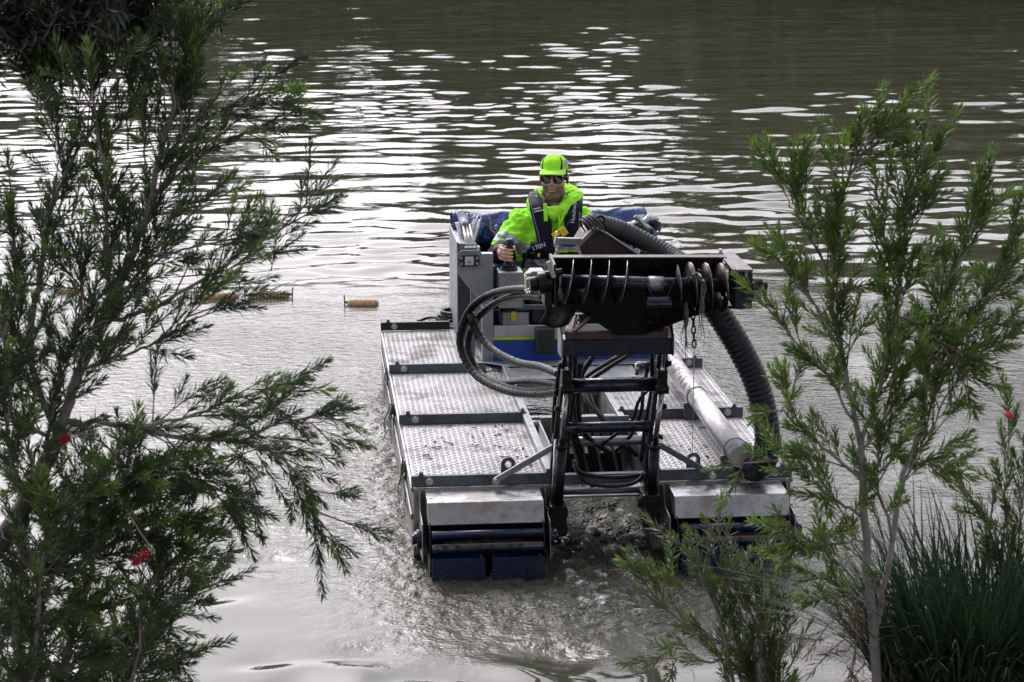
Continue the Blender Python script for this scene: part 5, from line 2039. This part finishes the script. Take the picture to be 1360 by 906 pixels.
for P, t0, st_, sp, up_ in ((A, .15, .026, .5, .4), (B, .08, .019, .6, .4), (C_, .05, .022, .5, .5), (D_, .15, .030, .42, .25), (E_, .12, .027, .45, .05),
                            (F_, .1, .036, .4, .1), (F2, .2, .045, .35, 0.0), (G_, .1, .026, .42, .25), (H_, .1, .030, .42, .2), (I_, .1, .034, .42, .25), (J_, .0, .028, .5, .35), (X1, 0, .024, .55, .4), (X2, 0, .030, .5, .4), (X3, 0, .024, .55, .35),
                            (K_, .1, .036, .45, .2), (W1, .0, .011, .9, .15), (W2, .0, .010, 1.0, .2), (W3, .0, .011, .9, .15), (W4, .0, .010, 1.0, .2), (W5, .0, .011, .9, .3), (W6, 0, .011, .9, .1), (W7, 0, .011, 1., .2), (W8, 0, .011, 1., .2), (W9, 0, .011, 1., .2)):
    dress(lt, P, lk, rnd, t0, st_, sp, up_, (0.66, 0.98))
# drooping sprays at the end of the right hand branch, and the thin shoot above them
for x, y, dx, dy in ((300, 590, .6, -.5), (320, 600, .3, -1), (340, 600, .5, -.9), (365, 610, .6, -.8), (385, 630, .4, -1), (405, 655, .3, -1), (418, 690, .05, -1), (422, 715, 0.1, -1),
                     (330, 640, .2, -1), (300, 640, .3, -1), (345, 520, .9, .25), (380, 505, .9, .3), (330, 545, .8, .3), (350, 580, 1, -.1), (380, 590, .9, -.4)):
    put('leafy_twig', rnd.choice(SPR['left']), lt, at(x, y, y=-4.45), Vector((dx, rnd.uniform(-.3, .3), dy)), rnd.uniform(0, 6), rnd.uniform(0.8, 1.05))
N1 = limb(lt, px([(400, 562), (430, 560), (452, 572), (462, 582)], -4.45), 0.002, 0.001)
put('leafy_twig', SPR['left'][2], lt, at(458, 578, y=-4.45), (0.9, 0, -0.5), 1.0, 0.5)
N2 = limb(lt, px([(335, 395), (370, 380), (395, 372)], -4.45), 0.002, 0.001)
for x, y, dx, dy in ((352, 340, 1, .2), (372, 315, 1, .5), (395, 292, .8, .4), (345, 350, .9, .6), (300, 380, 1, .1), (330, 390, 1, -.1), (360, 360, .2, 1), (340, 310, .3, 1)):
    put('leafy_twig', rnd.choice(SPR['left']), lt, at(x, y, y=-4.42), Vector((dx, rnd.uniform(-.3, .3), dy)), rnd.uniform(0, 6), 0.75)
# tall shoots at the top
for x, y, x2, y2 in ((58, 130, 62, 60), (130, 110, 132, 45), (72, 165, 40, 100), (170, 130, 185, 75), (230, 80, 225, -20), (258, 70, 300, 25), (240, 110, 262, 10), (190, 160, 170, 95)):
    S_ = limb(lt, px([((x + 105) // 2 if x < 140 else x, y + 70), (x, y), (x2, y2)], -4.6, -4.5), 0.003, 0.0012)
    dress(lt, S_, ('lefttip', 'left'), rnd, 0.15, 0.030, 0.22, 0.3, (0.7, 0.95), sub=0.1)
fl1, fl2 = flower_mesh(1, 0.055, 0.017, 240), flower_mesh(2, 0.03, 0.014, 160)
put('flower_spike', fl1, lt, at(199, 731, y=-5.15), (-0.75, 0, -0.55), 0, 1.0)
limb(lt, px([(150, 650), (176, 690), (199, 731)], -4.7, -5.15), 0.0022, 0.0016, 'branch', M_twig)
put('flower_spike', fl2, lt, at(80, 588, y=-5.1), (0.7, 0, 0.4), 0, 0.9)

# ---- right bottlebrush
root = at(1164, 930, y=-4.9)
rt = empty('bottlebrush_tree', (root.x, root.y, 0.4))
tag(rt, 'young bottlebrush tree with forked grey stems right of the boat', 'tree')
limb(rt, [(root.x + 0.02, root.y, 0.35)] + px([(1164, 894), (1155, 800), (1148, 690), (1143, 590)], -4.9), 0.016, 0.010, 'trunk')
limb(rt, px([(1160, 850), (1181, 743), (1197, 645), (1216, 585), (1230, 508)], -4.9, -4.8), 0.010, 0.007, 'trunk')
a1 = limb(rt, px([(1143, 590), (1122, 494), (1106, 390), (1118, 265), (1140, 215), (1160, 180)], -4.9, -4.8), 0.008, 0.0025)
a2 = limb(rt, px([(1143, 590), (1166, 520), (1184, 450), (1196, 385), (1206, 305), (1214, 260)], -4.9, -4.85), 0.007, 0.0025)
a3 = limb(rt, px([(1230, 508), (1240, 440), (1255, 385), (1278, 330), (1290, 305)], -4.8, -4.7), 0.006, 0.002)
a4 = limb(rt, px([(1225, 520), (1262, 460), (1300, 400), (1325, 370)], -4.8, -4.6), 0.005, 0.002)
a5 = limb(rt, px([(1110, 400), (1085, 335), (1060, 285), (1046, 250)], -4.85, -4.7), 0.0045, 0.002)
a6 = limb(rt, px([(1118, 470), (1085, 410), (1055, 375), (1040, 350)], -4.88, -5.0), 0.004, 0.0018)
a7 = limb(rt, px([(1146, 640), (1100, 600), (1065, 570), (1040, 548), (1025, 545)], -4.9, -4.8), 0.005, 0.0018)
a8 = limb(rt, px([(1148, 690), (1105, 660), (1085, 635), (1050, 620), (1028, 610)], -4.9, -4.7), 0.005, 0.0018)
a9 = limb(rt, px([(1200, 640), (1220, 610), (1240, 620)], -4.85, -4.8), 0.003, 0.0016)
b1 = limb(rt, px([(1135, 560), (1100, 500), (1070, 470), (1030, 420)], -4.9, -4.95), 0.004, 0.0015)
b2 = limb(rt, px([(1150, 720), (1110, 720), (1085, 735), (1060, 715), (1045, 705)], -4.9, -5.0), 0.004, 0.0015)
b3 = limb(rt, px([(1192, 420), (1230, 440), (1260, 470), (1275, 500)], -4.85, -4.9), 0.004, 0.0015)
c1 = limb(rt, px([(1200, 640), (1235, 570), (1262, 520), (1285, 490)], -4.85, -4.75), 0.004, 0.0015)
c2 = limb(rt, px([(1185, 720), (1165, 640), (1172, 560), (1185, 500)], -4.9, -4.95), 0.005, 0.0015)
c3 = limb(rt, px([(1153, 800), (1115, 780), (1085, 765)], -4.9, -4.8), 0.004, 0.0015)
c4 = limb(rt, px([(1228, 520), (1262, 485), (1300, 470), (1325, 455)], -4.8, -4.85), 0.004, 0.0015)
c5 = limb(rt, px([(1196, 400), (1180, 340), (1172, 300)], -4.87, -4.9), 0.004, 0.0015)
c6 = limb(rt, px([(1142, 600), (1165, 580), (1185, 590)], -4.9, -4.85), 0.003, 0.0015)
rk = ('right', 'right', 'righttip')
for P, t0, st_, sp, up_ in ((a1, .18, .017, .48, .35), (a2, .12, .015, .48, .35), (a3, .0, .015, .48, .35), (a4, .0, .016, .48, .3), (a5, .15, .032, .45, .4), (a6, .15, .030, .5, .3), (a7, .1, .024, .55, .2),
                            (a8, .1, .022, .55, .15), (a9, .1, .026, .5, .15), (b1, .2, .036, .4, .3), (b2, .1, .024, .6, .15), (b3, .2, .022, .5, .2), (c1, .1, .020, .5, .25), (c2, .15, .020, .5, .3), (c3, .1, .026, .5, .2), (c4, .1, .020, .45, .3), (c5, 0, .020, .45, .35), (c6, 0, .022, .45, .1)):
    dress(rt, P, rk, rnd, t0, st_, sp, up_, (0.62, 0.95), sub=0.3)
for x, y, x2, y2 in ((1046, 265, 1030, 225), (1060, 285, 1066, 240), (1155, 200, 1158, 160), (1165, 185, 1195, 142), (1214, 265, 1226, 190), (1218, 250, 1250, 190), (1212, 262, 1205, 200), (1275, 340, 1295, 265), (1292, 300, 1308, 245), (1325, 380, 1350, 320), (1320, 390, 1345, 300), (1300, 400, 1362, 365), (1245, 620, 1265, 625)):
    S_ = limb(rt, px([(x - (x2 - x) * .3, y - (y2 - y) * .3), (x, y), (x2, y2)], -4.8, -4.75), 0.002, 0.001)
    dress(rt, S_, ('right', 'righttip'), rnd, 0.3, 0.034, 0.22, 0.3, (0.6, 0.8), sub=0.0)
put('leafy_twig', SPR['right'][1], rt, at(1012, 410, y=-4.95), (-1, 0, 0.25), 0, 0.35)
limb(rt, px([(1055, 415), (1030, 408), (1008, 402)], -4.95), 0.0016, 0.001)
for x, y, s_ in ((1130, 780, 1), (1110, 800, .9), (1140, 830, 1.1), (1120, 850, 1), (1150, 760, .9), (1100, 830, .9), (1175, 860, 1), (1135, 870, .9), (1120, 760, .8), (1105, 790, 1), (1095, 850, .9), (1140, 800, .8), (1160, 820, .9), (1125, 885, 1), (1085, 870, .8), (1150, 880, 1)):
    put('dry_twig', rnd.choice(SPR['dry']), rt, at(x, y, y=-4.9), Vector((rnd.uniform(-1, 1), rnd.uniform(-.5, .5), rnd.uniform(-.9, .3))), rnd.uniform(0, 6), s_)

for x, y in ((1120, 745), (1105, 765), (1132, 720), (1170, 700), (1178, 680), (1128, 690), (1115, 810), (1175, 770), (1140, 740), (1098, 800)):
    put('leafy_twig', rnd.choice(SPR['right']), rt, at(x, y, y=-4.9 + rnd.uniform(-.1, .1)), Vector((rnd.uniform(-1, .6), rnd.uniform(-.5, .5), rnd.uniform(-.2, .8))), rnd.uniform(0, 6), rnd.uniform(0.6, 0.85))
# ---- low grey-green shrub in front of the right hull
root = at(1020, 930, y=-4.4)
ls = empty('bottlebrush_shrub', (root.x, root.y, 0.3))
tag(ls, 'low grey green bottlebrush shrub in front of the right bow drum', 'shrub')
st_b = [limb(ls, [(root.x + dx_, root.y, 0.28)] + px(p_, -4.4, -4.3), 0.007, 0.002, 'stem') for dx_, p_ in
        ((0, [(1005, 890), (968, 822), (930, 765), (905, 725)]), (0.02, [(1015, 880), (985, 800), (962, 755), (957, 725)]), (0.03, [(1025, 890), (1005, 810), (1005, 770), (1012, 745)]),
         (-0.02, [(1000, 900), (945, 850), (905, 825), (870, 795)]), (-0.02, [(985, 905), (940, 880), (910, 870), (895, 880)]), (0.04, [(1035, 890), (1045, 820), (1035, 770)]), (0.0, [(960, 830), (920, 790), (892, 780), (880, 765)]))]
for P in st_b:
    dress(ls, P, ('pale', 'right', 'pale'), rnd, 0.35, 0.036, 0.42, 0.35, (0.65, 0.95), sub=0.2)
put('flower_spike', fl2, ls, at(886, 884, y=-4.3), (-0.6, 0, -0.3), 0, 0.4)

# ---- shrub with a pink-red flower at the right edge
root = at(1350, 935, y=-4.5)
es = empty('bottlebrush_shrub', (root.x, root.y, 0.3))
tag(es, 'slender bottlebrush shrub with one pink red flower at the right edge', 'shrub')
for p_ in ([(1345, 860), (1338, 720), (1335, 640), (1340, 562)], [(1352, 860), (1352, 740), (1358, 660), (1368, 600)], [(1348, 850), (1330, 760), (1312, 700), (1296, 668)]):
    P = limb(es, [(root.x, root.y, 0.28)] + px(p_, -4.5, -4.45), 0.006, 0.0016, 'stem')
    dress(es, P, ('pale', 'right'), rnd, 0.45, 0.034, 0.35, 0.3, (0.55, 0.8), sub=0.2)
M_pink = mat('pink_red_filament', (0.72, 0.12, 0.15), 0.6, var=0.2)
f3 = flower_mesh(3, 0.016, 0.013, 140)
f3.materials.clear()
f3.materials.append(M_pink)
put('flower_spike', f3, es, at(1340, 556, y=-4.5), (0.1, 0, 1), 0, 1.1)

# ---- grass tussock bottom right
M_blade = leaf_mat('tussock_blade', (0.014, 0.042, 0.022), (0.048, 0.098, 0.038), 0.55, 0.15, 1.5, 0.2)
rnd = random.Random(31)
base = at(1300, 912, y=-4.7)
ts = empty('grass_tussock', (base.x, base.y, base.z - 0.05))
tag(ts, 'dense tussock of long arching dark green grass at the bottom right corner', 'grass')


def blades(n, m_, name, lr, seed):
    r_ = random.Random(seed)
    b = MB()
    for k in range(n):
        a = r_.uniform(0, 2 * PI)
        rr_ = 0.19 * math.sqrt(r_.random())
        p = Vector((rr_ * 1.5 * math.cos(a), rr_ * math.sin(a), 0))
        az = a + r_.gauss(0, 0.6)
        if r_.random() < 0.3: az = PI + r_.gauss(0, 0.7)
        lean = r_.uniform(0.25, 0.85)
        out = Vector((math.cos(az), math.sin(az), 0))
        ln = r_.uniform(*lr)
        w_ = r_.uniform(0.0045, 0.0085)
        side = Vector((-math.sin(az), math.cos(az), 0))
        k0 = len(b.v)
        n_ = 8
        for i in range(n_ + 1):
            t = i / n_
            q = p + out * (ln * lean * (0.55 * t + 0.45 * t * t)) + Vector((0, 0, ln * (t - lean * 0.55 * t * t)))
            ww = w_ * (1 - t ** 2.5) + 0.0003
            b.v += [tuple(q - side * ww / 2), tuple(q + side * ww / 2)]
        for i in range(n_):
            b.face((k0 + 2 * i, k0 + 2 * i + 1, k0 + 2 * i + 3, k0 + 2 * i + 2), 0, True)
    tag(b.build(name, m_, ts), kind='stuff')


M_drys = leaf_mat('straw_blade', (0.09, 0.07, 0.04), (0.16, 0.12, 0.06), 0.7, 0.1, 1.5, 0.1)
blades(2300, M_blade, 'blades', (0.28, 0.62), 1)
blades(420, M_blade, 'long_blades', (0.55, 0.85), 5)
blades(60, M_drys, 'dry_blades', (0.25, 0.5), 2)

# ---- dark tree whose branches hang into the top left corner
rnd = random.Random(55)
tb = empty('broadleaf_tree', (-5.6, -5.6, 0.4))
tag(tb, 'dark glossy broadleaf tree with branches hanging into the top left corner', 'tree')
limb(tb, [(-5.6, -5.6, 0.2), (-5.5, -5.6, 2.0), (-5.2, -5.4, 4.2), (-4.6, -5.0, 6.5), (-4.2, -4.6, 8.5)], 0.20, 0.07, 'trunk')


def broad_spray(seed):
    r_ = random.Random(seed)
    b = MB()
    ln = 0.16
    b.tube([(0, 0, 0), (0.01, 0, ln)], [0.003, 0.0015], 5, m=1)
    for k in range(22):
        t = 0.15 + 0.85 * k / 22
        a = k * 2.4 + r_.uniform(-.4, .4)
        d = Vector((math.cos(a), math.sin(a), r_.uniform(0.1, 0.9)))
        leaf(b, Vector((0.01 * t, 0, ln * t)), d, Vector((r_.gauss(0, .4), r_.gauss(0, .4), 1)), r_.uniform(0.045, 0.075), r_.uniform(0.014, 0.02), 0, r_.uniform(0, 0.3))
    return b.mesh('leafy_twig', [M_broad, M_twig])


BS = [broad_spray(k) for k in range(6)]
l0 = limb(tb, [(-5.2, -5.4, 4.2), (-4.3, -4.9, 4.0), (-3.6, -4.6, 3.75)] + px([(60, -60)], -4.4), 0.05, 0.012)
brs = [px([(60, -60), (45, -12), (60, 38), (90, 63)], -4.4), px([(60, -60), (110, -32), (150, 13), (172, 48)], -4.4, -4.2), px([(60, -60), (150, -62), (195, -12), (205, 38)], -4.4, -4.3),
       px([(60, -60), (0, -42), (-10, 18), (20, 58)], -4.4, -4.5), px([(60, -60), (160, -72), (210, -37), (225, -2)], -4.4, -4.2), px([(60, -60), (70, -32), (110, 8), (125, 38)], -4.4, -4.6), px([(60, -60), (20, -32), (10, -2), (-20, 28)], -4.4, -4.3)]
for p_ in brs:
    P = limb(tb, p_, 0.006, 0.002)
    for i in range(4, len(P)):
        for r2 in range(2 if i < len(P) - 4 else 3):
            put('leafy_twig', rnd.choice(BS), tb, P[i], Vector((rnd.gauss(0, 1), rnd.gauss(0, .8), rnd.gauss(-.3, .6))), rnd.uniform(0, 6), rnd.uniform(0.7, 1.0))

# ------------------------------------------------------------------ unseen tall trees added on the near bank to block sky light
def sky_blocker_meshes(seed, h, rad):
    r_ = random.Random(seed)
    tk = MB()
    tk.tube([(0, 0, -0.3), (0.1, 0.1, h * .25), (0, 0.2, h * .5), (0.2, 0, h * .8)], [0.28, 0.22, 0.15, 0.05], 10)
    cr = MB()
    for i in range(60):
        a, rr_ = r_.uniform(0, 2 * PI), rad * math.sqrt(r_.random())
        c = Vector((rr_ * math.cos(a), rr_ * math.sin(a), h * r_.uniform(0.42, 1.0) - 0.02 * rr_ * rr_))
        if i < 14: tk.tube([(0.02, 0.1, h * r_.uniform(.3, .6)), c], [0.08, 0.02], 6)
        s_ = r_.uniform(0.6, 1.1)
        for k in range(130):
            p = c + Vector((r_.gauss(0, 1), r_.gauss(0, 1), r_.gauss(0, .7))) * (s_ * 0.6)
            u = Vector((r_.gauss(0, 1), r_.gauss(0, 1), r_.gauss(0, 1))).normalized()
            v = u.orthogonal().normalized()
            l_ = r_.uniform(0.10, 0.2)
            k0 = len(cr.v)
            cr.v += [tuple(p - u * l_), tuple(p + v * l_ * 0.55), tuple(p + u * l_), tuple(p - v * l_ * 0.55)]
            cr.face((k0, k0 + 1, k0 + 2, k0 + 3))
    return tk.mesh('trunk', M_bark), cr.mesh('crown', M_fleaf[1])


CT = [sky_blocker_meshes(1, 11.0, 4.4), sky_blocker_meshes(2, 13.0, 5.0)]
for i, (x, y, z, k, s_, rz) in enumerate(((-8.5, -9.5, 1.6, 0, 1.0, 0.3), (-4.2, -15.5, 1.9, 1, 0.95, 1.2), (2.2, -14.0, 1.8, 0, 1.05, 2.2), (6.5, -10.0, 1.5, 1, 0.95, 3.0), (13.5, -9.0, 1.2, 0, 1.0, 4.0))):
    t_ = empty('bank_tree', (x, y, z), rz)  # added tree, never in view, keeps sky light off the camera side
    t_.scale = (s_,) * 3
    tag(t_, ('tall tree added on the near bank left of the viewpoint to block sky light, out of the picture', 'tall tree added on the near bank straight behind the viewpoint to block sky light, out of the picture', 'tall tree added on the near bank behind the viewpoint to its right to block sky light, out of the picture', 'tall tree added on the near bank right of the viewpoint to block sky light, out of the picture', 'tall tree added furthest right on the near bank to block sky light, out of the picture')[i], 'tree', 'trees added to screen the sky on the near bank')
    link('trunk', CT[k][0], t_)
    link('crown', CT[k][1], t_)
